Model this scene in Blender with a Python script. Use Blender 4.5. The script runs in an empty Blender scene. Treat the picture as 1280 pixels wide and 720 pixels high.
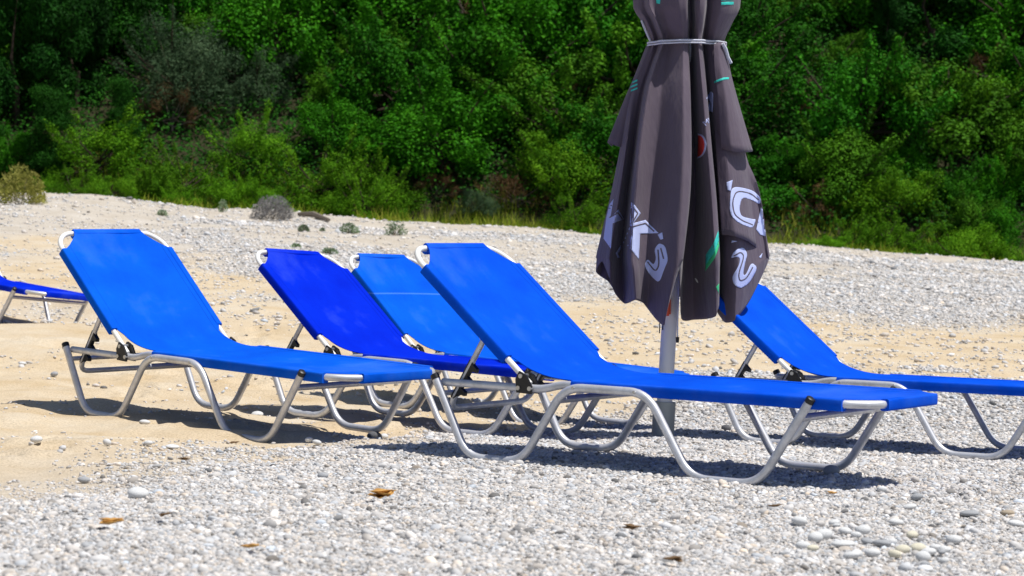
import bpy, bmesh, math, random
import numpy as np
from mathutils import Vector, Matrix, Euler
from mathutils.bvhtree import BVHTree

C = bpy.context.scene
R = math.radians
H0 = 0.95                       # camera height above the datum
FPX, PITCH = 2994.5, -0.0272    # focal length in px of a 1280 px frame, camera pitch

# ------------------------------------------------------------------ camera
cam = bpy.data.cameras.new('camera')
cam.lens = FPX / 1280 * 36.0
cam.sensor_width = 36.0
cam.clip_start = 0.1
cam.clip_end = 1000
cam.dof.use_dof = True
cam.dof.focus_distance = 9.8
cam.dof.aperture_fstop = 8.0
co = bpy.data.objects.new('camera', cam)
co.location = (0, 0, H0)
co.rotation_euler = (math.pi / 2 + PITCH, 0, 0)
C.collection.objects.link(co)
C.camera = co

# ------------------------------------------------------------------ light
SUN_AZ, SUN_EL = R(-28), R(66)   # azimuth counted from +x towards +y
w = bpy.data.worlds.new('World')
C.world = w
w.use_nodes = True
nt = w.node_tree
bg = nt.nodes['Background']
sky = nt.nodes.new('ShaderNodeTexSky')
sky.sky_type = 'NISHITA'
sky.sun_disc = False
sky.sun_elevation = SUN_EL
sky.sun_rotation = math.pi / 2 - SUN_AZ
nt.links.new(sky.outputs[0], bg.inputs[0])
bg.inputs[1].default_value = 0.075
sun = bpy.data.lights.new('sun', 'SUN')
sun.energy = 4.6
sun.angle = R(0.53)
sun.color = (1.0, 0.965, 0.9)
so = bpy.data.objects.new('sun', sun)
sd = Vector((math.cos(SUN_AZ) * math.cos(SUN_EL), math.sin(SUN_AZ) * math.cos(SUN_EL), math.sin(SUN_EL)))
so.rotation_euler = sd.to_track_quat('Z', 'Y').to_euler()
so.location = (6, 0, 14)
C.collection.objects.link(so)
vs = C.view_settings
vs.view_transform = 'Standard'
vs.look = 'None'
vs.exposure = 0.1
vs.gamma = 1.0
vs.use_curve_mapping = False

# ------------------------------------------------------------------ helpers
def tag(o, label=None, cat=None, group=None, kind=None):
    if label: o['label'] = label
    if cat: o['category'] = cat
    if group: o['group'] = group
    if kind: o['kind'] = kind
    return o

def empty(name, loc, rot=(0, 0, 0), label=None, cat=None, group=None):
    o = bpy.data.objects.new(name, None)
    o.empty_display_size = 0.1
    o.location = loc
    o.rotation_euler = rot
    C.collection.objects.link(o)
    return tag(o, label, cat, group)

class MB:
    """collects polygons for one mesh"""
    def __init__(s):
        s.v = []; s.f = []
    def add(s, vs_, fs_):
        o = len(s.v)
        s.v += [tuple(p) for p in vs_]
        s.f += [tuple(i + o for i in f) for f in fs_]
    def tube(s, pts, r, seg=10, closed=False, caps=True, squash=1.0):
        pts = [Vector(p) for p in pts]
        n = len(pts)
        rr = r if hasattr(r, '__len__') else [r] * n
        prev = None; vs_ = []
        for i, p in enumerate(pts):
            if closed: t = pts[(i + 1) % n] - pts[i - 1]
            else: t = pts[min(i + 1, n - 1)] - pts[max(i - 1, 0)]
            t.normalize()
            if prev is None:
                a = Vector((0, 0, 1)) if abs(t.z) < .9 else Vector((1, 0, 0))
                u = t.cross(a).normalized()
            else:
                u = (prev - t * prev.dot(t)).normalized()
            prev = u
            v = t.cross(u)
            for k in range(seg):
                a = 2 * math.pi * k / seg
                vs_.append(p + (u * math.cos(a) + v * math.sin(a) * squash) * rr[i])
        fs_ = []
        for i in range(n if closed else n - 1):
            j = (i + 1) % n
            for k in range(seg):
                l = (k + 1) % seg
                fs_.append((i * seg + k, i * seg + l, j * seg + l, j * seg + k))
        if caps and not closed:
            fs_.append(tuple(range(seg))[::-1]); fs_.append(tuple((n - 1) * seg + k for k in range(seg)))
        s.add(vs_, fs_)
    def box(s, c, size, rot=None, bev=0.0):
        bm = bmesh.new()
        bmesh.ops.create_cube(bm, size=1.0)
        for v in bm.verts: v.co = Vector((v.co.x * size[0], v.co.y * size[1], v.co.z * size[2]))
        if bev: bmesh.ops.bevel(bm, geom=list(bm.edges), offset=bev, segments=2, affect='EDGES')
        m = Matrix.Translation(Vector(c)) @ (rot.to_4x4() if rot else Matrix())
        bm.verts.ensure_lookup_table()
        s.add([m @ v.co for v in bm.verts], [[v.index for v in f.verts] for f in bm.faces]) if not bev else s._bm(bm, m)
        bm.free()
    def _bm(s, bm, m):
        bm.verts.index_update()
        s.add([m @ v.co for v in bm.verts], [[v.index for v in f.verts] for f in bm.faces])
    def prism(s, poly, y0, y1):
        """poly in x,z extruded along y"""
        n = len(poly)
        vs_ = [(x, y0, z) for x, z in poly] + [(x, y1, z) for x, z in poly]
        fs_ = [tuple(range(n)), tuple(range(2 * n - 1, n - 1, -1))] + [((i + 1) % n, i, i + n, (i + 1) % n + n) for i in range(n)]
        s.add(vs_, fs_)
    def sleeve(s, p0, p1, up, hw, hh, seg=20, e=.42):
        p0, p1, up = Vector(p0), Vector(p1), Vector(up).normalized()
        sd_ = (p1 - p0).cross(up).normalized()
        vs_ = []
        n = 10
        for i in range(n + 1):
            c = p0.lerp(p1, i / n)
            for k in range(seg):
                a = 2 * math.pi * k / seg
                x = math.copysign(abs(math.cos(a)) ** e, math.cos(a)) * hw
                y = math.copysign(abs(math.sin(a)) ** e, math.sin(a)) * hh
                vs_.append(c + sd_ * x + up * y)
        fs_ = [(i * seg + k, i * seg + (k + 1) % seg, (i + 1) * seg + (k + 1) % seg, (i + 1) * seg + k) for i in range(n) for k in range(seg)]
        fs_ += [tuple(range(seg))[::-1], tuple(n * seg + k for k in range(seg))]
        s.add(vs_, fs_)
    def build(s, name, mat, parent=None, smooth=True, mats=None):
        me = bpy.data.meshes.new(name)
        me.from_pydata(s.v, [], s.f)
        bm = bmesh.new(); bm.from_mesh(me)
        bmesh.ops.recalc_face_normals(bm, faces=bm.faces)
        bm.to_mesh(me); bm.free()
        if smooth:
            me.shade_smooth()
            try: me.set_sharp_from_angle(angle=R(40))
            except Exception: pass
        me.materials.append(mat)
        o = bpy.data.objects.new(name, me)
        C.collection.objects.link(o)
        if parent: o.parent = parent
        return o

def fillet(pts, rad, n=5, closed=False):
    pts = [Vector(p) for p in pts]
    out = []
    N = len(pts)
    for i, p in enumerate(pts):
        if not closed and i in (0, N - 1):
            out.append(p); continue
        a, b = pts[i - 1], pts[(i + 1) % N]
        da, db = (a - p), (b - p)
        r = min(rad, da.length * .48, db.length * .48)
        p0, p1 = p + da.normalized() * r, p + db.normalized() * r
        for k in range(n + 1):
            t = k / n
            out.append(p0 * (1 - t) ** 2 + p * 2 * t * (1 - t) + p1 * t * t)
    return out

def big_mesh(name, verts, faces_flat, nper, mat, parent=None, smooth=False, attr=None, color=None):
    """fast mesh from numpy arrays; every face has nper corners"""
    me = bpy.data.meshes.new(name)
    nv = len(verts); nf = len(faces_flat) // nper
    me.vertices.add(nv)
    me.vertices.foreach_set('co', np.ascontiguousarray(verts, np.float32).ravel())
    me.loops.add(nf * nper)
    me.loops.foreach_set('vertex_index', np.ascontiguousarray(faces_flat, np.int32).ravel())
    me.polygons.add(nf)
    me.polygons.foreach_set('loop_start', np.arange(0, nf * nper, nper, dtype=np.int32))
    me.polygons.foreach_set('use_smooth', np.full(nf, smooth, bool))
    if attr is not None:
        for k, a in attr.items():
            at = me.attributes.new(k, 'FLOAT', 'POINT')
            at.data.foreach_set('value', np.ascontiguousarray(a, np.float32))
    if color is not None:
        at = me.attributes.new('tint', 'FLOAT_COLOR', 'POINT')
        c4 = np.ones((nv, 4), np.float32); c4[:, :3] = color
        at.data.foreach_set('color', c4.ravel())
    me.update(calc_edges=True)
    me.validate()
    me.materials.append(mat)
    o = bpy.data.objects.new(name, me)
    C.collection.objects.link(o)
    if parent: o.parent = parent
    return o

# numpy value noise
def vnoise(x, y, seed=0):
    xi = np.floor(x).astype(np.int64); yi = np.floor(y).astype(np.int64)
    xf = x - xi; yf = y - yi
    u = xf * xf * (3 - 2 * xf); v = yf * yf * (3 - 2 * yf)
    def h(a, b):
        n = (a * 374761393 + b * 668265263 + seed * 974634541) & 0xFFFFFFFF
        n = ((n ^ (n >> 13)) * 1274126177) & 0xFFFFFFFF
        return ((n ^ (n >> 16)) & 0xFFFF) / 65535.0
    return (h(xi, yi) * (1 - u) + h(xi + 1, yi) * u) * (1 - v) + (h(xi, yi + 1) * (1 - u) + h(xi + 1, yi + 1) * u) * v
def fbm(x, y, seed=0, oct=3):
    s = 0; a = .5; t = 0
    for i in range(oct):
        s = s + a * vnoise(x * 2 ** i, y * 2 ** i, seed + i * 7); t += a; a *= .5
    return s / t

# ------------------------------------------------------------------ materials
def mat(name, base=(.5, .5, .5), rough=.6, metal=0.0, spec=.5):
    m = bpy.data.materials.new(name)
    m.use_nodes = True
    b = m.node_tree.nodes['Principled BSDF']
    b.inputs['Base Color'].default_value = (*base, 1)
    b.inputs['Roughness'].default_value = rough
    b.inputs['Metallic'].default_value = metal
    b.inputs['Specular IOR Level'].default_value = spec
    return m
def nodes(m): return m.node_tree.nodes, m.node_tree.links, m.node_tree.nodes['Principled BSDF']
def noise_node(m, scale, detail=4, rough=.55, coord='Object'):
    n, l, b = nodes(m)
    tc = n.new('ShaderNodeTexCoord'); t = n.new('ShaderNodeTexNoise')
    t.inputs['Scale'].default_value = scale; t.inputs['Detail'].default_value = detail; t.inputs['Roughness'].default_value = rough
    l.new(tc.outputs[coord], t.inputs['Vector'])
    return t
def ramp(m, src, stops):
    n, l, b = nodes(m)
    r = n.new('ShaderNodeValToRGB')
    e = r.color_ramp.elements
    while len(e) < len(stops): e.new(.5)
    for i, (p, c) in enumerate(stops):
        e[i].position = p; e[i].color = (*c, 1)
    l.new(src, r.inputs[0])
    return r
def bump(m, src, strength, dist):
    n, l, b = nodes(m)
    bp = n.new('ShaderNodeBump')
    bp.inputs['Strength'].default_value = strength; bp.inputs['Distance'].default_value = dist
    l.new(src, bp.inputs['Height']); l.new(bp.outputs[0], b.inputs['Normal'])
    return bp

def m_ground():
    m = mat('beach_sand', rough=.95, spec=.15)
    n, l, b = nodes(m)
    at = n.new('ShaderNodeAttribute'); at.attribute_name = 'gravel'
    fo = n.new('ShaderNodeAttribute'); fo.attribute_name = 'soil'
    n1 = noise_node(m, 2.2, 6, .6); n2 = noise_node(m, 60, 4, .7); n3 = noise_node(m, 110, 3, .75)
    sand = ramp(m, n1.outputs[0], [(.3, (.53, .405, .25)), (.5, (.60, .49, .345)), (.7, (.63, .55, .43))])
    peb = ramp(m, n2.outputs[0], [(.34, (.16, .15, .145)), (.44, (.38, .37, .36)), (.56, (.52, .515, .51)), (.68, (.74, .74, .75))])
    pa = n.new('ShaderNodeAttribute'); pa.attribute_name = 'pale'
    ps_ = ramp(m, n1.outputs[0], [(.3, (.46, .41, .345)), (.7, (.57, .53, .48))])
    ms = n.new('ShaderNodeMix'); ms.data_type = 'RGBA'
    l.new(pa.outputs['Fac'], ms.inputs[0]); l.new(sand.outputs[0], ms.inputs[6]); l.new(ps_.outputs[0], ms.inputs[7])
    mx = n.new('ShaderNodeMix'); mx.data_type = 'RGBA'
    l.new(at.outputs['Fac'], mx.inputs[0]); l.new(ms.outputs[2], mx.inputs[6]); l.new(peb.outputs[0], mx.inputs[7])
    mx2 = n.new('ShaderNodeMix'); mx2.data_type = 'RGBA'
    sp = ramp(m, n3.outputs[0], [(.32, (.72, .70, .68)), (.5, (1, 1, 1)), (.68, (1.12, 1.12, 1.13))])
    mul = n.new('ShaderNodeMix'); mul.data_type = 'RGBA'; mul.blend_type = 'MULTIPLY'; mul.inputs[0].default_value = 1
    l.new(mx.outputs[2], mul.inputs[6]); l.new(sp.outputs[0], mul.inputs[7])
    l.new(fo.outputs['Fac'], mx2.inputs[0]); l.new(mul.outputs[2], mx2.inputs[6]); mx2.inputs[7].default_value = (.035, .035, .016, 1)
    l.new(mx2.outputs[2], b.inputs['Base Color'])
    bump(m, n2.outputs[0], .55, .02)
    return m
def m_stone():
    m = mat('beach_stone', rough=.82, spec=.3)
    n, l, b = nodes(m)
    at = n.new('ShaderNodeAttribute'); at.attribute_name = 'tint'
    t = noise_node(m, 45, 4, .65)
    r = ramp(m, t.outputs[0], [(.3, (.82, .81, .8)), (.7, (1.12, 1.12, 1.12))])
    mul = n.new('ShaderNodeMix'); mul.data_type = 'RGBA'; mul.blend_type = 'MULTIPLY'; mul.inputs[0].default_value = 1
    l.new(at.outputs['Color'], mul.inputs[6]); l.new(r.outputs[0], mul.inputs[7]); l.new(mul.outputs[2], b.inputs['Base Color'])
    return m
def m_single_stone(name, c):
    m = mat(name, c, rough=.8, spec=.3)
    t = noise_node(m, 9, 5, .6)
    n, l, b = nodes(m)
    r = ramp(m, t.outputs[0], [(.3, tuple(x * .8 for x in c)), (.7, tuple(min(1, x * 1.12) for x in c))])
    l.new(r.outputs[0], b.inputs['Base Color']); bump(m, t.outputs[0], .25, .01)
    return m
def m_fabric(name, c):
    m = mat(name, c, rough=.75, spec=.03)
    n, l, b = nodes(m)
    t = noise_node(m, 3.5, 5, .6)
    r = ramp(m, t.outputs[0], [(.32, (c[0] * .8, c[1] * .78, c[2] * .86)), (.68, (c[0] * 1.25, c[1] * 1.12 + .002, min(1, c[2] * 1.05)))])
    du = noise_node(m, 1.7, 7, .68)
    rd = ramp(m, du.outputs[0], [(.52, (0, 0, 0)), (.72, (.16, .16, .16))])
    dm = n.new('ShaderNodeMix'); dm.data_type = 'RGBA'
    l.new(rd.outputs[0], dm.inputs[0]); l.new(r.outputs[0], dm.inputs[6]); dm.inputs[7].default_value = (.16, .27, .55, 1)
    tc = n.new('ShaderNodeTexCoord'); sx = n.new('ShaderNodeSeparateXYZ'); ab = n.new('ShaderNodeMath'); ab.operation = 'ABSOLUTE'
    cp = n.new('ShaderNodeMath'); cp.operation = 'COMPARE'; cp.inputs[1].default_value = .262; cp.inputs[2].default_value = .0022
    l.new(tc.outputs['Object'], sx.inputs[0]); l.new(sx.outputs[1], ab.inputs[0]); l.new(ab.outputs[0], cp.inputs[0])
    sm_ = n.new('ShaderNodeMath'); sm_.operation = 'MULTIPLY'; sm_.inputs[1].default_value = .45
    st = n.new('ShaderNodeMix'); st.data_type = 'RGBA'
    l.new(cp.outputs[0], sm_.inputs[0]); l.new(sm_.outputs[0], st.inputs[0]); l.new(dm.outputs[2], st.inputs[6])
    st.inputs[7].default_value = (c[0] * .5, c[1] * .45, c[2] * .5, 1)
    l.new(st.outputs[2], b.inputs['Base Color'])
    fine = noise_node(m, 420, 2, .5)
    soft = noise_node(m, 7, 3, .5)
    ad = n.new('ShaderNodeMath'); ad.operation = 'MULTIPLY_ADD'; ad.inputs[1].default_value = .12
    l.new(fine.outputs[0], ad.inputs[0]); l.new(soft.outputs[0], ad.inputs[2])
    bump(m, ad.outputs[0], .5, .02)
    return m
def m_metal():
    m = mat('brushed_aluminium', (.62, .63, .68), rough=.42, metal=.45)
    n, l, b = nodes(m)
    t = noise_node(m, 18, 6, .65)
    r = ramp(m, t.outputs[0], [(.3, (.47, .475, .50)), (.55, (.64, .65, .69)), (.75, (.72, .73, .77))])
    l.new(r.outputs[0], b.inputs['Base Color'])
    r2 = ramp(m, t.outputs[0], [(.3, (.56, .56, .56)), (.7, (.34, .34, .34))])
    l.new(r2.outputs[0], b.inputs['Roughness'])
    return m
def m_leaf(name, dark, mid, light, trans=.16):
    m = mat(name, mid, rough=.65, spec=.08)
    n, l, b = nodes(m)
    at = n.new('ShaderNodeAttribute'); at.attribute_name = 'tone'
    oi = n.new('ShaderNodeObjectInfo')
    r = ramp(m, at.outputs['Fac'], [(.05, dark), (.5, mid), (.97, light)])
    hs = n.new('ShaderNodeHueSaturation')
    mr = n.new('ShaderNodeMapRange'); mr.inputs[3].default_value = .7; mr.inputs[4].default_value = 1.25
    l.new(oi.outputs['Random'], mr.inputs[0]); l.new(mr.outputs[0], hs.inputs['Value'])
    l.new(r.outputs[0], hs.inputs['Color']); l.new(hs.outputs[0], b.inputs['Base Color'])
    tr = n.new('ShaderNodeBsdfTranslucent'); l.new(hs.outputs[0], tr.inputs[0])
    mx = n.new('ShaderNodeMixShader'); mx.inputs[0].default_value = trans
    l.new(b.outputs[0], mx.inputs[1]); l.new(tr.outputs[0], mx.inputs[2])
    l.new(mx.outputs[0], n['Material Output'].inputs[0])
    return m

M = {}
M['ground'] = m_ground()
M['stone'] = m_stone()
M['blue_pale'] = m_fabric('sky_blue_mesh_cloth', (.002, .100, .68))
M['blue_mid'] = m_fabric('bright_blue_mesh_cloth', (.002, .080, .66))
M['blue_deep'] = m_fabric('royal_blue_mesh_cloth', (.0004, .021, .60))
M['blue_creased'] = m_fabric('creased_sky_blue_mesh_cloth', (.002, .100, .68))
n_, l_, b_ = nodes(M['blue_creased'])
tc_ = n_.new('ShaderNodeTexCoord'); sx_ = n_.new('ShaderNodeSeparateXYZ'); cp_ = n_.new('ShaderNodeMath'); cp_.operation = 'COMPARE'
cp_.inputs[1].default_value = .592; cp_.inputs[2].default_value = .0035
l_.new(tc_.outputs['Object'], sx_.inputs[0]); l_.new(sx_.outputs[2], cp_.inputs[0])
mx_ = n_.new('ShaderNodeMix'); mx_.data_type = 'RGBA'
src_ = b_.inputs['Base Color'].links[0].from_socket
fa_ = n_.new('ShaderNodeMath'); fa_.operation = 'MULTIPLY'; fa_.inputs[1].default_value = .35
l_.new(cp_.outputs[0], fa_.inputs[0]); l_.new(fa_.outputs[0], mx_.inputs[0]); l_.new(src_, mx_.inputs[6]); mx_.inputs[7].default_value = (.12, .30, .85, 1)
l_.new(mx_.outputs[2], b_.inputs['Base Color'])
M['metal'] = m_metal()
M['black'] = mat('black_plastic', (.008, .008, .010), .45)
M['white'] = mat('white_lacquered_tube', (.82, .82, .80), .35)
M['bolt'] = mat('zinc_bolt', (.5, .5, .5), .35, .9)
M['bark'] = mat('bark', (.055, .042, .032), .95, 0, .1)
t_ = noise_node(M['bark'], 14, 6, .7); bump(M['bark'], t_.outputs[0], .6, .02)
M['dead'] = mat('dead_wood', (.19, .16, .13), .95, 0, .1)

# ------------------------------------------------------------------ terrain
LOUNGERS = {   # X, Y, Z, heading, pitch, roll, backrest angle   (relative to the camera)
 'A': (.2228, 8.9835, -.8906, .6014, .0211, -.0070, .7005),
 'B': (-1.4957, 10.7116, -.8695, .7432, .0452, .0016, .7302),
 'C': (-.6785, 11.4608, -.9392, .6480, .0406, -.0552, .6725),
 'D': (-.3307, 12.8389, -.9974, .6705, .0611, -.0326, .6882),
 'E': (1.4306, 10.9731, -1.0150, .5565, .0145, -.0337, .6872),
 'F': (-4.2168, 18.4405, -.7283, .8093, .0812, -.0996, .7000)}
U = dict(xhb1=-.2504, xhb2=-.0061, xfb1=.7031, xfb2=.9745)
def l2w(p, q):
    return Matrix.Translation((p[0], p[1], p[2] + H0)) @ Euler((p[5], p[4], -p[3])).to_matrix().to_4x4() @ Vector(q)
contacts = [l2w(p, (x, s * .32, 0)) for p in LOUNGERS.values() for s in (-1, 1) for x in
            (U['xhb1'], U['xhb2'], U['xfb1'], U['xfb2'])]
CT = np.array([tuple(c) for c in contacts])

def base_z(X, Y):
    Xc = np.clip(X, -11, 11)
    pl = -.581 - .0432 * np.clip(X, -6, 6) - .0343 * np.minimum(Y, 12.5)
    YR = 36.0
    zr = np.interp(Xc, [-11, -7.4, -6.3, -4.6, -2.9, .72, 4.3, 7.7, 11], [.36, .42, .46, .24, .13, -.11, -.36, -.60, -.72])
    t = np.clip((Y - 12.5) / (YR - 12.5), 0, 1)
    z = pl * (1 - t) + zr * t
    back = np.clip(Y - YR, 0, 200)
    z = z - .05 * np.clip(back, 0, 1.5) + np.where(Y > 38.2, np.clip(Y - 38.2, 0, 45) * .60, 0)
    return z + H0
_res = CT[:, 2] - base_z(CT[:, 0], CT[:, 1])
def smooth_z(X, Y):
    X = np.asarray(X, float); Y = np.asarray(Y, float)
    z = base_z(X, Y)
    num = np.zeros_like(z); den = np.zeros_like(z) + .25
    for (cx, cy, _), e in zip(CT, _res):
        w_ = np.exp(-((X - cx) ** 2 + (Y - cy) ** 2) / (2 * .34 ** 2))
        num += w_ * e; den += w_
    return z + num / den
def gravel(X, Y):
    """1 where the ground is shingle, 0 where it is bare sand"""
    X = np.asarray(X, float); Y = np.asarray(Y, float)
    xb = np.interp(Y, [0, 5.5, 6.77, 8.0, 8.75, 9.6, 10.6, 11.6, 13, 14.6], [-3.2, -2.1, -1.28, -1.02, -.80, -.45, -.22, .15, .62, 1.25])
    nz = fbm(X * 1.4, Y * 1.4, 3, 3) - .5
    near = 1 / (1 + np.exp(-np.clip((X - xb + nz * .8) / .10, -30, 30)))
    near = near * np.clip((15.6 + X * .25 + nz * 3 - Y) / .9, 0, 1)
    n2 = fbm(X * .55 + 9, Y * .33, 11, 4)
    band = np.exp(-((Y - (23.5 + X * .35)) / 4.2) ** 2) * np.clip(.62 + X * .09, 0, 1)
    band = np.maximum(band, np.clip(.50 + .04 * X, .3, .8) * np.exp(-((Y - 32.0 - .1 * X) / 1.8) ** 2))
    far = np.clip((band * 1.25 + (n2 - .5) * 1.5 - .30) * 2.0, 0, .85) * np.clip((Y - 16.2) / 2, 0, 1)
    return np.clip(np.maximum(near, far), 0, 1)
def pale_z(X, Y):
    n = fbm(X * .6 + 40, Y * .35, 51, 4) - .5
    a = np.clip((Y - 22.5 + n * 9) / 3, 0, 1)
    front = .55 * np.clip((9.4 - Y + n * 3) / 2, 0, 1)
    return np.clip(np.maximum(a * .9, front), 0, 1)
_rf = np.random.default_rng(19)
FOOT = []
for _k in range(16):                                   # trails of footprints and scuffs in the sand
    _x, _y, _a = _rf.uniform(-3.2, .6), _rf.uniform(7.2, 15.5), _rf.uniform(0, 6.28)
    for _s in range(9):
        FOOT.append((_x + _rf.normal(0, .05), _y + _rf.normal(0, .05), _a + _rf.normal(0, .2), _rf.uniform(.8, 1.2)))
        _x += math.cos(_a) * .38; _y += math.sin(_a) * .38; _a += _rf.normal(0, .15)
def prints(X, Y, g):
    z = np.zeros_like(X)
    k = (g < .6) & (Y > 6) & (Y < 17) & (np.abs(X) < 4)
    x, y = X[k], Y[k]; d = np.zeros_like(x)
    for fx, fy, fa, fs in FOOT:
        u = ((x - fx) * math.cos(fa) + (y - fy) * math.sin(fa)) / (.13 * fs); v = (-(x - fx) * math.sin(fa) + (y - fy) * math.cos(fa)) / (.065 * fs)
        q = u * u + v * v
        d += -.026 * np.exp(-q * q) + .016 * np.exp(-((np.sqrt(q) - 1.35) / .35) ** 2)
    z[k] = np.clip(d, -.04, .03) * (1 - g[k])
    return z
def gz(X, Y):
    X = np.asarray(X, float); Y = np.asarray(Y, float)
    g = gravel(X, Y)
    near = np.clip((20 - Y) / 6, .35, 1)
    lump = (fbm(X * 2.6, Y * 2.6, 5, 2) - .5) * .085 * (1 - g * .75) + (fbm(X * 7, Y * 7, 8, 2) - .5) * .016
    far = (fbm(X * .8, Y * .8, 21, 3) - .5) * .13 * np.clip((Y - 16) / 10, 0, 1)
    return smooth_z(X, Y) + lump * near + far + .004 + prints(X, Y, g)
def gz1(x, y): return float(gz(np.array([x]), np.array([y]))[0])

def axis(segs):
    a = [segs[0][0]]
    for lo, hi, st in segs:
        n = max(1, int(round((hi - lo) / st)))
        a += list(np.linspace(lo, hi, n + 1)[1:])
    return np.array(a)
gx = axis([(-120, -40, 10), (-40, -12, 2), (-12, -3.6, .14), (-3.6, 3.6, .032), (3.6, 12, .14), (12, 40, 2), (40, 120, 10)])
gy = axis([(-40, 0, 5), (0, 5, .25), (5, 14.5, .034), (14.5, 22, .09), (22, 40, .14), (40, 60, 1), (60, 160, 10)])
GX, GY = np.meshgrid(gx, gy)
GZ = gz(GX.ravel(), GY.ravel())
nx, ny = len(gx), len(gy)
idx = np.arange(nx * ny).reshape(ny, nx)
quads = np.stack([idx[:-1, :-1], idx[:-1, 1:], idx[1:, 1:], idx[1:, :-1]], -1).reshape(-1)
ground = big_mesh('ground', np.c_[GX.ravel(), GY.ravel(), GZ], quads, 4, M['ground'], smooth=True,
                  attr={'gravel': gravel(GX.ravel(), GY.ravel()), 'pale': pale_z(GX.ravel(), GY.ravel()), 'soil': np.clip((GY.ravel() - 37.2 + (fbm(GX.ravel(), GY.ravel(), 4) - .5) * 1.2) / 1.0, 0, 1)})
tag(ground, kind='structure')

def px_ray(px, py):
    c, s = math.cos(PITCH), math.sin(PITCH)
    u = (360 - py) / FPX
    return Vector(((px - 640) / FPX, c - u * s, s + u * c))
def px_ground(px, py):
    d = px_ray(px, py)
    ts = np.linspace(3, 60, 2600)
    z = H0 + d.z * ts
    g = smooth_z(d.x * ts, d.y * ts)
    i = np.argmax(z < g)
    t = ts[i]
    return d.x * t, d.y * t
def px_at(px, py, Y):
    d = px_ray(px, py)
    k = Y / d.y
    return Vector((d.x * k, Y, H0 + d.z * k))

# ------------------------------------------------------------------ shingle
rng = np.random.default_rng(7)
def ico(sub):
    bm = bmesh.new()
    bmesh.ops.create_icosphere(bm, subdivisions=sub, radius=1.0)
    v = np.array([tuple(x.co) for x in bm.verts]); f = np.array([[x.index for x in q.verts] for q in bm.faces])
    bm.free(); return v, f
def stone_shapes(sub, n, seed):
    r = np.random.default_rng(seed); v, f = ico(sub); out = []
    for i in range(n):
        d = np.ones(len(v))
        for k in range(5):
            a = r.normal(size=3); a /= np.linalg.norm(a)
            d += r.uniform(-.16, .16) * (v @ a) ** (2 if k % 2 else 1)
        out.append(v * d[:, None])
    return out, f
def stone_tints(n, r, pale=0.0):
    b = np.clip(r.normal(.51 + .05 * pale, .085 - .02 * pale, n), .15, .82)
    white = r.random(n) < .13 + .15 * pale; b[white] = r.uniform(.60, .80, white.sum())
    darkm = r.random(n) < .06 - .03 * pale; b[darkm] = r.uniform(.14, .26, darkm.sum())
    warm = r.normal(.03, .04, n)
    warm[r.random(n) < .07] += .09
    c = np.stack([b * (1 + warm), b, b * (1 - warm * 1.1) * 1.02], -1)
    return np.clip(c, .03, .9)
def scatter(P, size, sub, seed, sink=.25, flat=(.4, .75), pale=0.0):
    r = np.random.default_rng(seed)
    shapes, f = stone_shapes(sub, 14, seed)
    n = len(P); nv = len(shapes[0])
    S = np.array(shapes)[r.integers(0, 14, n)]
    sc = np.stack([size, size * r.uniform(.6, 1, n), size * r.uniform(flat[0], flat[1], n)], -1)
    S = S * sc[:, None, :]
    tx, ty = r.normal(0, .3, n), r.normal(0, .3, n)
    y, z = S[..., 1] * np.cos(tx)[:, None] - S[..., 2] * np.sin(tx)[:, None], S[..., 1] * np.sin(tx)[:, None] + S[..., 2] * np.cos(tx)[:, None]
    S = np.stack([S[..., 0], y, z], -1)
    x, z = S[..., 0] * np.cos(ty)[:, None] + S[..., 2] * np.sin(ty)[:, None], -S[..., 0] * np.sin(ty)[:, None] + S[..., 2] * np.cos(ty)[:, None]
    a = r.uniform(0, 2 * np.pi, n)
    X = x * np.cos(a)[:, None] - S[..., 1] * np.sin(a)[:, None]; Y = x * np.sin(a)[:, None] + S[..., 1] * np.cos(a)[:, None]
    V = np.stack([X, Y, z], -1)
    Z = gz(P[:, 0], P[:, 1]) + size * (.45 - sink)
    V += np.c_[P, Z][:, None, :]
    F = (f[None] + (np.arange(n) * nv)[:, None, None]).reshape(-1)
    col = np.repeat(stone_tints(n, r, pale), nv, axis=0)
    return V.reshape(-1, 3), F, col
def candidates(y0, y1, dens, r, margin=.5):
    hw1 = .2137 * y1 + margin
    n = int(dens * 2 * hw1 * (y1 - y0))
    X = r.uniform(-hw1, hw1, n); Y = r.uniform(y0, y1, n)
    k = np.abs(X) < .2137 * Y + margin
    return np.c_[X, Y][k]
def lognorm(n, mean, sig, lo, hi): return np.clip(rng.lognormal(math.log(mean), sig, n), lo, hi)
parts_ = []
for (y0, y1, dens, sub, ms, sg, hi) in [(3.9, 7.6, 13500, 1, .0049, .32, .011), (3.9, 7.6, 420, 2, .0092, .35, .019), (7.6, 10.4, 8200, 1, .0058, .32, .013), (7.6, 10.4, 300, 2, .0105, .35, .021),
                                (10.4, 13, 4200, 1, .0076, .35, .018), (13, 18, 1900, 1, .0100, .4, .024)]:
    P = candidates(y0, y1, dens, rng, 1.1)
    g = gravel(P[:, 0], P[:, 1])
    P = P[rng.random(len(P)) < np.clip(g * 1.15 + .001 - .02 * (g < .02), 0, 1)]
    parts_.append(scatter(P, lognorm(len(P), ms, sg, .003, hi), sub, int(y0 * 10) + sub))
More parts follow.
